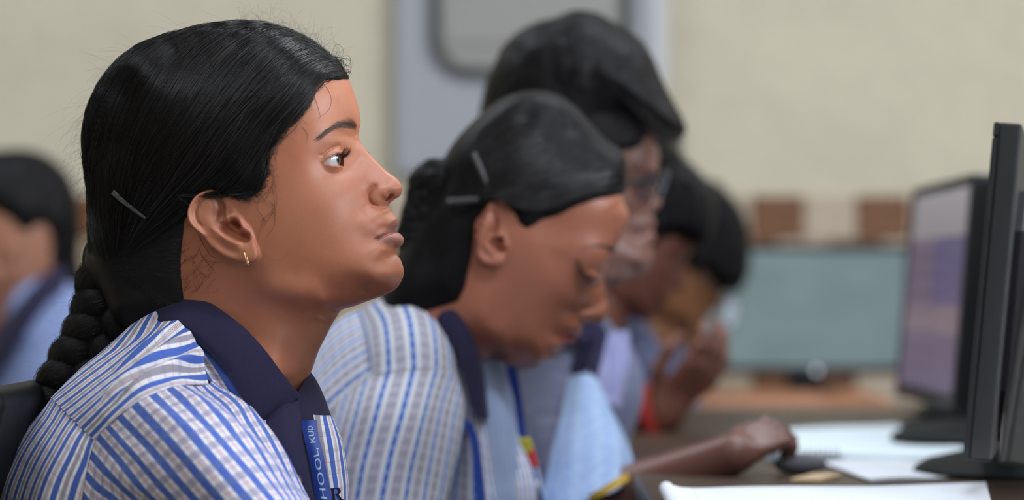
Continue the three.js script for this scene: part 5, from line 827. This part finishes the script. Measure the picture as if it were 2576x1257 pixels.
{ // the girl at the left edge, facing the other way
  const D = 4.35, F5 = new HeadFrame(0, 600, D, 12, -14, 1.12, -1), who = thing('person', 'girl at the left edge facing left, pale blue shirt with navy collar', 'person');
  const skin = [0.42, 0.19, 0.115];
  mesh('body', headMesh(F5, plain, { skin, lip: [0.3, 0.12, 0.09], low: -0.19, step: 0.004 }), skinMaterial(), who);
  mesh('hair', hairCap(F5, plain, [[-110, 500, 0], [-100, 512, 20], [-60, 520, 40], [-20, 530, 55], [20, 550, 62], [50, 578, 66], [72, 588, 68], [88, 570, 69], [110, 565, 72], [128, 590, 70], [128, 640, 62], [132, 700, 50], [300, 780, 0], [300, 500, 0], [180, 330, 0], [0, 300, 0], [-160, 380, 0]], 0.011, (() => { const a = F5.pixel(146, 560, 0), b = F5.pixel(172, 640, 0), c = F5.pixel(205, 730, 0), f = capsule(new V3(...a, 0), new V3(...b, 0), 0.016, 0.013), g = capsule(new V3(...b, 0), new V3(...c, 0), 0.013, 0.008); return (u, v, w) => Math.max(f(u, v, w), g(u, v, w)); })()), darkHair, who);
  const tone = shirtTone(0.55, 0.62, 0.82), c = at(60, 1010, 4.42);
  const sh = mesh('shirt', addUV(meshSDF((x, y, z) => { let d = capsule(new V3(c.x, c.y, c.z), new V3(c.x + 0.02, 0.56, c.z), 0.15, 0.14)(x, y, z); d = smax(d, capsule(at(120, 800, 4.3), at(95, 960, 4.25), 0.07, 0.075)(x, y, z), 0.05); d = smax(d, capsule(at(60, 800, 4.5), at(0, 1000, 4.62), 0.06, 0.07)(x, y, z), 0.05); d = smax(d, capsule(at(95, 960, 4.25), at(-110, 1200, 4.22), 0.06, 0.05)(x, y, z), 0.04); return d; }, [-1.2, 0.42, -4.75], [-0.55, 0.98, -4.1], 0.012), (x, y, z) => [(x - z) / 0.1, y / 0.1]), tone, who);
  mesh('collar', patch([[[190, 690, 4.4], [150, 668, 4.27], [95, 705, 4.2], [40, 770, 4.2], [-30, 850, 4.25]], [[175, 700, 4.33], [140, 712, 4.22], [85, 770, 4.16], [30, 845, 4.15], [-40, 930, 4.2]], [[185, 725, 4.33], [140, 742, 4.2], [88, 805, 4.15], [35, 885, 4.14], [-45, 990, 4.18]]], { nu: 20, nv: 40, repeat: 0.02 }), navyMat, who);
  lowerBody(who, new V3(c.x + 0.02, 0.53, c.z), navyMat, skin, -0.34); stool('black stool under the girl at the left edge', c.x + 0.02, c.z, 'stools under the pupils');
}
{ // a pupil at the back desk, mostly hidden: the back of his hair and a forearm show
  const D = 4.4, F6 = new HeadFrame(1706, 636, D, 0, -50, 0.94), who = thing('person', 'pupil at the back desk with black hair and a bare tan forearm, mostly hidden', 'person');
  const skin = [0.32, 0.14, 0.066], e2 = at(1700, 1044, 4.5), w2 = at(2040, 1030, 4.58), X2 = at(2180, 1006, 4.6).sub(w2), h2 = handField(w2, X2, new V3(-0.2, 0.9, 0.3), 1.15, 0.9, 0.12, -1), shoulder = at(1600, 940, 4.4), neck = at(1660, 800, 4.42);
  const arm = (x, y, z) => smax(smax(capsule(e2, w2, 0.046, 0.034)(x, y, z), h2(x, y, z), 0.012), smax(capsule(shoulder, e2, 0.046, 0.042)(x, y, z), capsule(neck, shoulder, 0.05, 0.042)(x, y, z), 0.02), 0.01);
  mesh('body', headMesh(F6, plain, { skin, lip: [0.2, 0.08, 0.06], low: -0.16, step: 0.0045, limbs: arm, reach: [e2, w2, at(2270, 990, 4.6), shoulder] }), skinMaterial(), who);
  mesh('hair', mergeGeometries([underHair(F6, plain), bulk(F6, [[1690, 640], [1680, 560], [1700, 490], [1745, 460], [1794, 453], [1832, 485], [1861, 520], [1880, 562], [1887, 624], [1882, 690], [1858, 732], [1826, 736], [1799, 724], [1765, 700], [1730, 700]], 0.088, 0.03, 0.003)]), darkHair, who);
  { const g = new THREE.Group(); g.name = 'glasses'; who.add(g); const rim = std({ color: rgb(0.12, 0.11, 0.12), roughness: 0.4 }); for (const s of [1, -1]) { const c = at(1838, 784, D - s * 0.034), o = mesh('rim', new THREE.TorusGeometry(0.026, 0.0024, 8, 36).scale(0.75, 1.1, 1), rim, g), l = mesh('lens', new THREE.CylinderGeometry(0.0255, 0.0255, 0.0015, 28).rotateX(PI / 2).scale(0.75, 1.1, 1), phys({ color: rgb(0.9, 0.95, 1), transmission: 0.8, roughness: 0.05, thickness: 0 }), g); for (const m of [o, l]) { m.position.copy(c); m.rotation.y = 0.7; m.rotation.z = -0.25; } const t = mesh('temple', new THREE.TubeGeometry(new THREE.CatmullRomCurve3([at(1826, 765, D - s * 0.05), at(1745, 660, D - s * 0.078)]), 6, 0.002, 6), rim, g); } }
  const c = at(1600, 960, 4.52);
  mesh('shirt', addUV(meshSDF((x, y, z) => { let d = capsule(c, new V3(c.x - 0.06, 0.56, c.z), 0.105, 0.13)(x, y, z); d = smax(d, capsule(at(1590, 940, 4.4), e2, 0.065, 0.05)(x, y, z), 0.03); return d; }, [0.0, 0.42, -4.7], [0.42, 0.95, -4.3], 0.012), (x, y, z) => [(x - z) / 0.1, y / 0.1]), shirtTone(0.42, 0.45, 0.6), who);
  lowerBody(who, new V3(c.x - 0.06, 0.53, c.z), navyMat, skin); stool('black stool at the back desk, hidden behind the pupils', c.x - 0.06, c.z, 'stools under the pupils');
}
// ---------------------------------------------------------------- the room
const WALL_D = 5.4;
const plaster = texture(512, 512, (x, y) => { const n = 0.5 + 0.3 * tileNoise(x, y, 512, 14) + 0.3 * tileNoise(x, y, 512, 60, 2); return [n, n, n]; }, { srgb: false, repeat: [1, 1] });
const wallPaint = texture(512, 512, (x, y) => { const n = 1 + 0.025 * tileNoise(x, y, 512, 6) + 0.02 * tileNoise(x, y, 512, 40, 4); return [0.81 * n, 0.78 * n, 0.695 * n]; });
const wallMat = std({ map: wallPaint, roughness: 0.75, bumpMap: plaster, bumpScale: 0.0006 });
function slab(name, w, h, d, x, y, z, m) { const g = new THREE.BoxGeometry(w, h, d); addUV(g, (a, b, c) => [(a + c) / 1.2, (b + c) / 1.2]); const o = mesh(name, g, m); o.position.set(x, y, z); o.userData.kind = 'structure'; return o; }
const floorTex = texture(512, 512, (x, y) => { const n = 1 + 0.12 * tileNoise(x, y, 512, 90) + 0.05 * tileNoise(x, y, 512, 12, 6); return [0.40 * n, 0.37 * n, 0.34 * n]; });
const floor = slab('floor', 7.6, 0.1, 8.9, -0.5, -0.05, -1.2, std({ map: floorTex, roughness: 0.35 }));
const ceiling = slab('ceiling', 7.6, 0.1, 8.9, -0.5, 3.05, -1.2, std({ color: rgb(0.78, 0.77, 0.74), roughness: 0.9 }));
const wallBack = slab('wall_back', 7.6, 3.0, 0.15, -0.5, 1.5, -WALL_D - 0.075 - 0.008, wallMat);
slab('wall_left', 0.15, 3.0, 8.8, -4.275, 1.5, -1.2, wallMat);
slab('wall_front', 7.6, 3.0, 0.15, -0.5, 1.5, 3.275, wallMat);
{ // the right-hand wall, with the window in it
  const W = WINDOW_LIGHT, wf = new THREE.Group(); wf.name = 'wall_right'; wf.userData.kind = 'structure'; scene.add(wf);
  const x = 3.275, z0 = W.z - W.w / 2, z1 = W.z + W.w / 2, y0 = W.y - W.h / 2, y1 = W.y + W.h / 2;
  const piece = (a, b, c, d) => { const g = new THREE.BoxGeometry(0.15, d - c, b - a); addUV(g, (p, q, r) => [(p + r) / 1.2, q / 1.2]); const o = mesh('panel', g, wallMat, wf); o.position.set(x, (c + d) / 2, (a + b) / 2); };
  piece(-5.6, z0, 0, 3); piece(z1, 3.2, 0, 3); piece(z0, z1, 0, y0); piece(z0, z1, y1, 3);
  const win = new THREE.Group(); win.name = 'window_1'; win.userData.kind = 'structure'; win.position.set(x, W.y, W.z); win.rotation.y = -PI / 2; scene.add(win);
  const fm = std({ color: rgb(0.6, 0.6, 0.58), roughness: 0.4 });
  const bar = (w, h, px, py) => { const o = mesh('frame', new RoundedBoxGeometry(w, h, 0.08, 2, 0.008), fm, win); o.position.set(px, py, 0); };
  bar(W.w, 0.05, 0, W.h / 2 - 0.025); bar(W.w, 0.05, 0, -W.h / 2 + 0.025); bar(0.05, W.h - 0.1, -W.w / 2 + 0.025, 0); bar(0.05, W.h - 0.1, W.w / 2 - 0.025, 0); bar(0.05, W.h - 0.1, 0, 0);
  for (const s of [-1, 1]) { const o = mesh('window_pane', new THREE.BoxGeometry(W.w / 2 - 0.075, W.h - 0.1, 0.006), std({ color: rgb(0.8, 0.82, 0.85), emissive: rgb(0.93, 0.97, 1), emissiveIntensity: W.strength * 0.7, roughness: 0.5 }), win); o.position.set(s * (W.w / 4 - 0.0125), 0, 0); }
  const l = new THREE.RectAreaLight(0xeaf2ff, W.strength, W.w, W.h); l.position.set(W.x, W.y, W.z); l.lookAt(W.x - 1, W.y, W.z); scene.add(l);
}
// wall tiles: brown and cream, in rows shifted by half a tile
{
  const TW = 132 / FOCAL * WALL_D, TH = 112 / FOCAL * WALL_D, X0 = (1890 - PX) / FOCAL * WALL_D, Y0 = EYE + (PY - 490) / FOCAL * WALL_D;
  const geos = [0, 1, 2].map((i) => new RoundedBoxGeometry(TW - 0.003, TH - 0.003, 0.012, 1, 0.0012 + i * 0.0004));
  const speck = (a, b) => texture(128, 128, (x, y) => { const n = 0.5 + 0.6 * tileNoise(x, y, 128, 9) + 0.5 * tileNoise(x, y, 128, 26, 4); return [0, 1, 2].map((c) => lerp(a[c], b[c], clamp(n, 0, 1))); });
  const brown = [[0.38, 0.245, 0.15], [0.345, 0.225, 0.14], [0.41, 0.27, 0.165]].map((c) => std({ map: speck(c, c.map((v) => v * 1.35)), roughness: 0.45 }));
  const cream = [[0.66, 0.60, 0.52], [0.69, 0.63, 0.56]].map((c) => std({ map: speck(c, c.map((v) => v * 1.12)), roughness: 0.45 }));
  const forced = { '0,-13': 1, '0,-14': 1, '4,2': 0, '4,0': 1, '4,1': 1 };
  for (let r = 0; r < 6; r++) for (let c = -16; c < 7; c++) {
    const isBrown = forced[`${r},${c}`] ?? ((c + (r >> 1)) % 2 === 0 ? 1 : 0), k = Math.floor(hash3(r, c, 3) * 6);
    const o = mesh('tile', geos[k % 3], isBrown ? brown[k % 3] : cream[k % 2], wallBack);
    o.position.set(X0 + (c + 0.5 - (r % 2 ? 0.5 : 0)) * TW - wallBack.position.x, Y0 - (r + 0.5) * TH - wallBack.position.y, 0.075 + 0.004 + hash3(c, r, 8) * 0.001);
  }
}
// ceiling lights
for (const [x, z, w, d, s] of CEILING_PANELS) {
  const t = thing('ceiling_light', `white ceiling light panel ${z > 0 ? 'above the camera side of the room' : x > 1.5 ? 'nearest the right-hand back corner' : x > 0 ? (z < -2 ? 'above the second desk row' : 'above the front monitors') : (z < -2 ? 'near the back wall on the left' : 'above the girl in front')}`, 'ceiling light', [x, 3.0, z]);
  mesh('frame', new RoundedBoxGeometry(w + 0.05, 0.06, d + 0.05, 2, 0.008), std({ color: rgb(0.75, 0.75, 0.75), roughness: 0.4 }), t).position.y = -0.03;
  mesh('diffuser', new THREE.BoxGeometry(w, 0.008, d), std({ color: rgb(0.9, 0.9, 0.9), emissive: rgb(0.93, 0.97, 1), emissiveIntensity: s * 0.5, roughness: 0.6 }), t).position.y = -0.063;
  const l = new THREE.RectAreaLight(0xeaf2ff, s, w, d); l.position.set(x, 2.925, z); l.lookAt(x, 0, z); scene.add(l);
}
// the pale metal cabinet on the back wall
{
  const d = 5.26, k = d / FOCAL, x0 = (987 - PX) * k, x1 = (1688 - PX) * k, y0 = EYE + (PY - 436) * k, y1 = 2.25, w = x1 - x0, h = y1 - y0;
  const t = thing('wall_cabinet', 'pale blue grey wall cabinet with a dark rounded gasket window on the back wall', 'cabinet', [(x0 + x1) / 2, y0, -WALL_D - 0.027]);
  const paint = std({ color: rgb(0.37, 0.385, 0.42), roughness: 0.5 });
  mesh('casing', new RoundedBoxGeometry(w, h, 0.05, 3, 0.01), paint, t).position.set(0, h / 2, 0.044);
  const edge = mesh('edge_strip', new RoundedBoxGeometry(0.03, h - 0.02, 0.012, 2, 0.004), std({ color: rgb(0.62, 0.63, 0.66), roughness: 0.4 }), t); edge.position.set(w / 2 - 0.02, h / 2, 0.072);
  const fx0 = (1092 - PX) * k - (x0 + x1) / 2, fx1 = (1582 - PX) * k - (x0 + x1) / 2, fy0 = EYE + (PY - 172) * k - y0, fy1 = h - 0.12;
  const ring = (a, b, c, e, r, inset) => { const s = new THREE.Shape(), X0 = a + inset, X1 = b - inset, Y0 = c + inset, Y1 = e - inset, q = r - inset; s.moveTo(X0 + q, Y0); s.lineTo(X1 - q, Y0); s.absarc(X1 - q, Y0 + q, q, -PI / 2, 0); s.lineTo(X1, Y1 - q); s.absarc(X1 - q, Y1 - q, q, 0, PI / 2); s.lineTo(X0 + q, Y1); s.absarc(X0 + q, Y1 - q, q, PI / 2, PI); s.lineTo(X0, Y0 + q); s.absarc(X0 + q, Y0 + q, q, PI, 1.5 * PI); return s; };
  const outer = ring(fx0, fx1, fy0, fy1, 0.07, -0.009); outer.holes.push(ring(fx0, fx1, fy0, fy1, 0.07, 0.009));
  mesh('gasket', new THREE.ExtrudeGeometry(outer, { depth: 0.012, bevelThickness: 0.004, bevelSize: 0.003, bevelSegments: 3, curveSegments: 10 }), std({ color: rgb(0.045, 0.05, 0.05), roughness: 0.6 }), t).position.z = 0.069;
  mesh('window_pane', new THREE.ExtrudeGeometry(ring(fx0, fx1, fy0, fy1, 0.07, 0.006), { depth: 0.004, bevelEnabled: false, curveSegments: 10 }), std({ color: rgb(0.34, 0.335, 0.32), roughness: 0.3 }), t).position.z = 0.0685;
  const ry = EYE + (PY - 101) * k - y0; const rail = mesh('rail', new RoundedBoxGeometry(fx1 - fx0 - 0.02, 0.008, 0.008, 2, 0.002), std({ color: rgb(0.24, 0.23, 0.22), roughness: 0.5 }), t); rail.position.set((fx0 + fx1) / 2, ry, 0.0735);
}
// ---------------------------------------------------------------- desks, monitors, papers
const DESK_Y = 0.745;
const woodTex = texture(512, 256, (x, y) => { const n = 0.5 + 0.5 * tileNoise(x * 0.25, y * 2, 512, 30) + 0.25 * tileNoise(x, y * 3, 512, 60, 3); return [lerp(0.22, 0.30, n), lerp(0.165, 0.225, n), lerp(0.125, 0.17, n)]; });
function desk(name, label, x0, x1, z0, z1, y, legs) {
  const w = x1 - x0, d = z1 - z0, t = thing(name, label, 'desk', [(x0 + x1) / 2, 0, (z0 + z1) / 2]);
  const g = new RoundedBoxGeometry(w, 0.028, d, 2, 0.005); addUV(g, (a, b, c) => [c / 1.2, (a + b) / 0.6]);
  mesh('desktop', g, std({ map: woodTex, roughness: 0.4 }), t).position.y = y - 0.014;
  const lm = std({ color: rgb(0.07, 0.07, 0.075), roughness: 0.5, metalness: 0.3 });
  for (const sx of [-1, 1]) for (let k = 0; k < legs; k++) { const o = mesh('leg', new RoundedBoxGeometry(0.04, y - 0.028, 0.04, 2, 0.005), lm, t); o.position.set(sx * (w / 2 - 0.06), (y - 0.028) / 2, lerp(-d / 2 + 0.08, d / 2 - 0.08, k / (legs - 1))); }
  const rail = mesh('modesty_panel', new RoundedBoxGeometry(0.018, 0.32, d - 0.2, 1, 0.003), std({ map: woodTex, roughness: 0.5 }), t); rail.position.set(w / 2 - 0.06, y - 0.2, 0);
}
desk('desk', 'long dark brown student desk carrying the row of side-on monitors and notebooks', 0.12, 0.95, -4.05, -1.25, DESK_Y, 4);
desk('desk', 'wooden desk by the tiled wall under the far teal monitor', 0.3, 1.6, -5.25, -4.5, 0.70, 2);

const plasticBump = texture(256, 256, (x, y) => { const n = 0.5 + 0.5 * tileNoise(x, y, 256, 90); return [n, n, n]; }, { srgb: false, repeat: [8, 8] });
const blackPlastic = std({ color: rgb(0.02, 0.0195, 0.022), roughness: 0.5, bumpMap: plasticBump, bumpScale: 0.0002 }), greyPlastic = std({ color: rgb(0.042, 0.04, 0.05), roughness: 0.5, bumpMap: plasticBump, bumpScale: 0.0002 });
function monitor(label, { x, z, y0, h, w = 0.44, turn, tilt, screen, standY = DESK_Y, base = 0.1, thick = 0.02, edge = blackPlastic, back = greyPlastic, group, baseAt, led }) {
  const t = thing('monitor', label, 'monitor', [x, standY, z], turn * R, group);
  const up = y0 - standY + h / 2, head = (geo, px, py, pz, m, name) => { const o = mesh(name, geo, m, t); const a = -tilt * R; o.rotation.x = a; o.position.set(px, up + py * Math.cos(a) - pz * Math.sin(a), py * Math.sin(a) + pz * Math.cos(a)); return o; };
  head(new RoundedBoxGeometry(w, h, thick, 2, 0.003), 0, 0, 0, edge, 'housing');
  const b = 0.013, bars = [[w, b, 0, h / 2 - b / 2], [w, b + 0.004, 0, -h / 2 + b / 2 + 0.002], [b, h - 2 * b, -w / 2 + b / 2, 0], [b, h - 2 * b, w / 2 - b / 2, 0]].map(([bw, bh, bx, by]) => new RoundedBoxGeometry(bw, bh, 0.006, 1, 0.0018).translate(bx, by, 0));
  head(mergeGeometries(bars), 0, 0, thick / 2 + 0.001, edge, 'bezel');
  head(new THREE.BoxGeometry(w - 2 * b, h - 2 * b - 0.004, 0.002), 0, 0.002, thick / 2 + 0.0005, screen, 'screen');
  const s = new THREE.Shape(); const bw = w * 0.36, bh = h * 0.33, c = 0.03; s.moveTo(-bw + c, -bh); s.lineTo(bw - c, -bh); s.lineTo(bw, -bh + c); s.lineTo(bw, bh - c); s.lineTo(bw - c, bh); s.lineTo(-bw + c, bh); s.lineTo(-bw, bh - c); s.lineTo(-bw, -bh + c);
  head(new THREE.ExtrudeGeometry(s, { depth: 0.02, bevelThickness: 0.012, bevelSize: 0.012, bevelSegments: 2 }).rotateY(PI), 0, -0.015, -thick / 2 - 0.006, back, 'rear_cover');
  head(new RoundedBoxGeometry(bw * 1.3, 0.035, 0.012, 1, 0.003), 0, -bh - 0.02, -thick / 2 - 0.004, std({ color: rgb(0.01, 0.01, 0.01), roughness: 0.8 }), 'port_recess');
  const neckTop = up - h * 0.12; mesh('neck', new RoundedBoxGeometry(0.07, neckTop, 0.022, 2, 0.006), edge, t).position.set(0, neckTop / 2, -0.045);
  const prof = [[0, 0], [base * 0.98, 0], [base, 0.003], [base * 0.985, 0.006], [base * 0.85, 0.0145], [base * 0.5, 0.0225], [0, 0.0245]].map(([a, q]) => new THREE.Vector2(a, q));
  const bs = mesh('base', new THREE.LatheGeometry(prof, 48), phys({ color: rgb(0.011, 0.014, 0.015), roughness: 0.6, specularIntensity: 0.4 }), t); bs.scale.set(1.1, 1, 0.95); bs.position.set(0, 0, -0.03); if (baseAt) { const c = Math.cos(turn * R), q = Math.sin(turn * R), dx = baseAt[0] - x, dz = baseAt[1] - z; bs.position.set(dx * c - dz * q, 0, dx * q + dz * c); }
  if (led) { const o = head(new THREE.CylinderGeometry(0.0055, 0.0055, 0.002, 20).rotateX(PI / 2), 0.02, -h / 2 + 0.008, thick / 2 + 0.0045, std({ color: rgb(0.6, 0.62, 0.65), emissive: rgb(0.6, 0.65, 0.7), emissiveIntensity: 1, roughness: 0.4 }), 'power_light'); }
  return t;
}
const screenMat = (paint, power) => { const tx = texture(256, 128, paint); return std({ color: rgb(0.02, 0.02, 0.02), emissive: rgb(1, 1, 1), emissiveMap: tx, emissiveIntensity: power, roughness: 0.25 }); };
const darkScreen = std({ color: rgb(0.012, 0.012, 0.014), roughness: 0.2 });
const windows = (x, y) => { const v = y / 128, u = x / 256, c = v > 0.76 ? [0.56, 0.54, 0.56] : v > 0.42 ? (u > 0.45 ? [0.36, 0.33, 0.47] : [0.42, 0.37, 0.45]) : v > 0.28 ? [0.48, 0.42, 0.47] : [0.39, 0.35, 0.45]; return (Math.floor(y / 4) % 3 === 0 && u > 0.1 && u < 0.6 && v < 0.7) ? c.map((k) => k * 0.9) : c; };
monitor('black monitor seen edge-on, tallest in the picture, in front of the girl', { x: 0.4575, z: -2.364, y0: 0.781, h: 0.287, turn: -103, tilt: 5.2, screen: darkScreen, baseAt: [0.50, -2.535], base: 0.105 });
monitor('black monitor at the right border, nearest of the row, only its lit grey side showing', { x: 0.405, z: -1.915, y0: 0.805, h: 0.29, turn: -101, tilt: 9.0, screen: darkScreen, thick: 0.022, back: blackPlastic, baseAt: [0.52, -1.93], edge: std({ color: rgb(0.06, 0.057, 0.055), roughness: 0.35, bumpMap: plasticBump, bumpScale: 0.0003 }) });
monitor('black monitor hidden behind the tall edge-on one, only its round base showing to the left', { x: 0.585, z: -2.90, y0: 0.781, h: 0.287, turn: -100, tilt: 4, standY: DESK_Y + 0.0096, screen: darkScreen, base: 0.115, baseAt: [0.55, -2.96] });
monitor('black monitor standing oblique with a purple grey window on its lit screen', { x: 0.562, z: -3.31, y0: 0.783, h: 0.287, turn: -89.5, tilt: 5, screen: screenMat(windows, 0.85), thick: 0.026 });
monitor('black monitor farthest along the student desk, a thin pale blue sliver of screen showing', { x: 0.672, z: -3.84, y0: 0.79, h: 0.275, w: 0.38, turn: -86.5, tilt: 5, screen: screenMat((x, y) => y > 100 ? [0.55, 0.48, 0.48] : y > 78 ? [0.45, 0.42, 0.5] : [0.52, 0.57, 0.62], 0.9) });
monitor('black monitor with a plain teal screen facing the camera by the tiled wall', { x: (2030 - PX) / FOCAL * 4.86, z: -4.88, y0: EYE + (PY - 943) / FOCAL * 4.86, h: 328 / FOCAL * 4.86, w: 0.405, turn: -4, tilt: 2, standY: 0.70, led: true, screen: screenMat((x, y) => { const n = 0.02 * noise3(x / 40, y / 20, 3); return [0.455 + n, 0.535 + n, 0.545 + n]; }, 0.92) });

// papers and notebooks
const ruled = texture(512, 512, (x, y) => { const l = y % 22 < 1.6 ? 0.06 : 0, m = x < 40 && x > 37 ? 0.08 : 0; return [0.90 - l - 0.2 * m, 0.92 - l * 0.6 - m, 0.95 - l * 0.1 - 0.2 * m]; });
const paper = std({ map: ruled, roughness: 0.85 });
function sheet(corners, thick, y, { curl = 0, n = 24 } = {}) {   // corners: four [x, z] going round; a stack of pages with a slightly lifted left edge
  const g = new THREE.BoxGeometry(1, 1, 1, n, 1, n), p = g.attributes.position, uv = [];
  for (let i = 0; i < p.count; i++) {
    const s = p.getX(i) + 0.5, t = p.getZ(i) + 0.5, k = p.getY(i) + 0.5, [a, b, c, d] = corners;
    const x = lerp(lerp(a[0], b[0], s), lerp(d[0], c[0], s), t), z = lerp(lerp(a[1], b[1], s), lerp(d[1], c[1], s), t);
    const lift = curl * Math.exp(-s / 0.04) + 0.0015 * Math.sin(s * 7) * k + 0.001 * noise3(s * 4, t * 4, 2);
    p.setXYZ(i, x, y + 0.0015 + k * thick + (k > 0.5 ? lift : Math.max(0, lift - 0.002)), z); uv.push(s, t);
  }
  g.setAttribute('uv', new THREE.Float32BufferAttribute(uv, 2)); g.computeVertexNormals(); return g;
}
function spiral(a, b, y, turns, r) { const pts = []; for (let i = 0; i <= turns * 10; i++) { const t = i / (turns * 10), q = i / 10 * 2 * PI; pts.push(new V3(lerp(a[0], b[0], t), y + r * Math.sin(q), lerp(a[1], b[1], t) + r * Math.cos(q))); } return new THREE.TubeGeometry(new THREE.CatmullRomCurve3(pts), turns * 12, 0.0009, 4); }
const wire = std({ color: rgb(0.3, 0.3, 0.32), roughness: 0.35, metalness: 0.8 });
{
  const t = thing('notebook', 'white notebook nearest the camera, its far edge along the bottom of the picture', 'notebook');
  mesh('page', sheet([[0.135, -2.215], [0.429, -2.305], [0.372, -1.96], [0.128, -1.93]], 0.006, DESK_Y, { curl: 0.006 }), paper, t);
  mesh('curled_page', new THREE.TubeGeometry(new THREE.CatmullRomCurve3([new V3(0.134, DESK_Y + 0.009, -2.21), new V3(0.131, DESK_Y + 0.01, -2.08), new V3(0.129, DESK_Y + 0.009, -1.94)]), 16, 0.0065, 10), paper, t);
}
{
  const t = thing('notebook', 'open white notebook lying between the second girl and the oblique monitor', 'notebook');
  mesh('page', sheet([[0.323, -3.181], [0.564, -3.415], [0.487, -2.705], [0.2705, -2.705]], 0.007, DESK_Y), std({ map: ruled, color: rgb(0.92, 1, 0.98), roughness: 0.85 }), t);
  mesh('spiral_wire', spiral([0.275, -2.698], [0.35, -2.698], DESK_Y + 0.0082, 14, 0.0065), wire, t);
}
tag(mesh('paper_sheet', sheet([[0.323, -2.68], [0.503, -2.68], [0.468, -2.49], [0.338, -2.40]], 0.0012, DESK_Y), paper), 'bluish white loose sheet between the two notebooks under the edge-on monitor', 'paper');
{
  const t = thing('pencil_pouch', 'small grey cloth pencil pouch beside the open notebook', 'pouch', [0.287, DESK_Y, -2.53], 0.2);
  const g = meshSDF((x, y, z) => smin(ellipsoid({ x: 0, y: 0.009, z: 0 }, 0.027, 0.0105, 0.016)(x, y, z), y + 0.0002, 0.003), [-0.045, -0.004, -0.03], [0.045, 0.032, 0.03], 0.002);
  mesh('case', g, std({ color: rgb(0.1, 0.1, 0.115), roughness: 0.85 }), t);
  mesh('zip', new THREE.TubeGeometry(new THREE.CatmullRomCurve3([new V3(-0.02, 0.0158, 0), new V3(0, 0.0198, 0.001), new V3(0.02, 0.0158, 0)]), 12, 0.0014, 6), wire, t);
}
{ const t = thing('ruler', 'short tan wooden ruler lying on the desk by the pouch', 'ruler', [0.292, DESK_Y + 0.0022, -2.44], 1.2); mesh('strip', new RoundedBoxGeometry(0.09, 0.004, 0.028, 2, 0.001), std({ color: rgb(0.55, 0.4, 0.24), roughness: 0.5 }), t); }
// the chair of the girl in front
{
  const t = thing('chair', 'black plastic chair behind the girl in front, its back edge at the left border', 'chair', [-0.36, 0, -2.03], 0);
  const bm = phys({ color: rgb(0.007, 0.008, 0.0085), roughness: 0.55, specularIntensity: 0.35 });
  const back = (name, a, b, th, wd, r) => { const d = new V3().subVectors(b, a), o = mesh(name, new RoundedBoxGeometry(th, d.length(), wd, 3, r), bm, t); o.position.copy(a).lerp(b, 0.5); o.rotation.z = -Math.atan2(d.x, d.y); return o; };
  const P = (px, py) => at(px, py, 1.98).sub(t.position).setZ(0);
  back('backrest', P(-30, 1300), P(66, 964), 0.026, 0.34, 0.011).position.z += 0.02;
  back('back_bar', P(-70, 1420), P(8, 1060), 0.024, 0.05, 0.006).position.z += 0.03;
  const seat = mesh('seat', new RoundedBoxGeometry(0.42, 0.045, 0.42, 3, 0.018), bm, t); seat.position.set(0.09, 0.445, 0.03);
  back('back_bar', new V3(-0.13, 0.44, 0.03), P(-70, 1420), 0.024, 0.05, 0.006).position.z = 0.03;
  for (const [sx, sz] of [[-1, -1], [-1, 1], [1, -1], [1, 1]]) { const o = mesh('leg', new THREE.CylinderGeometry(0.013, 0.011, 0.43, 12), std({ color: rgb(0.1, 0.1, 0.1), roughness: 0.35, metalness: 0.7 }), t); o.position.set(0.09 + sx * 0.17, 0.215, 0.03 + sz * 0.17); }
}
renderer.render(scene, camera);
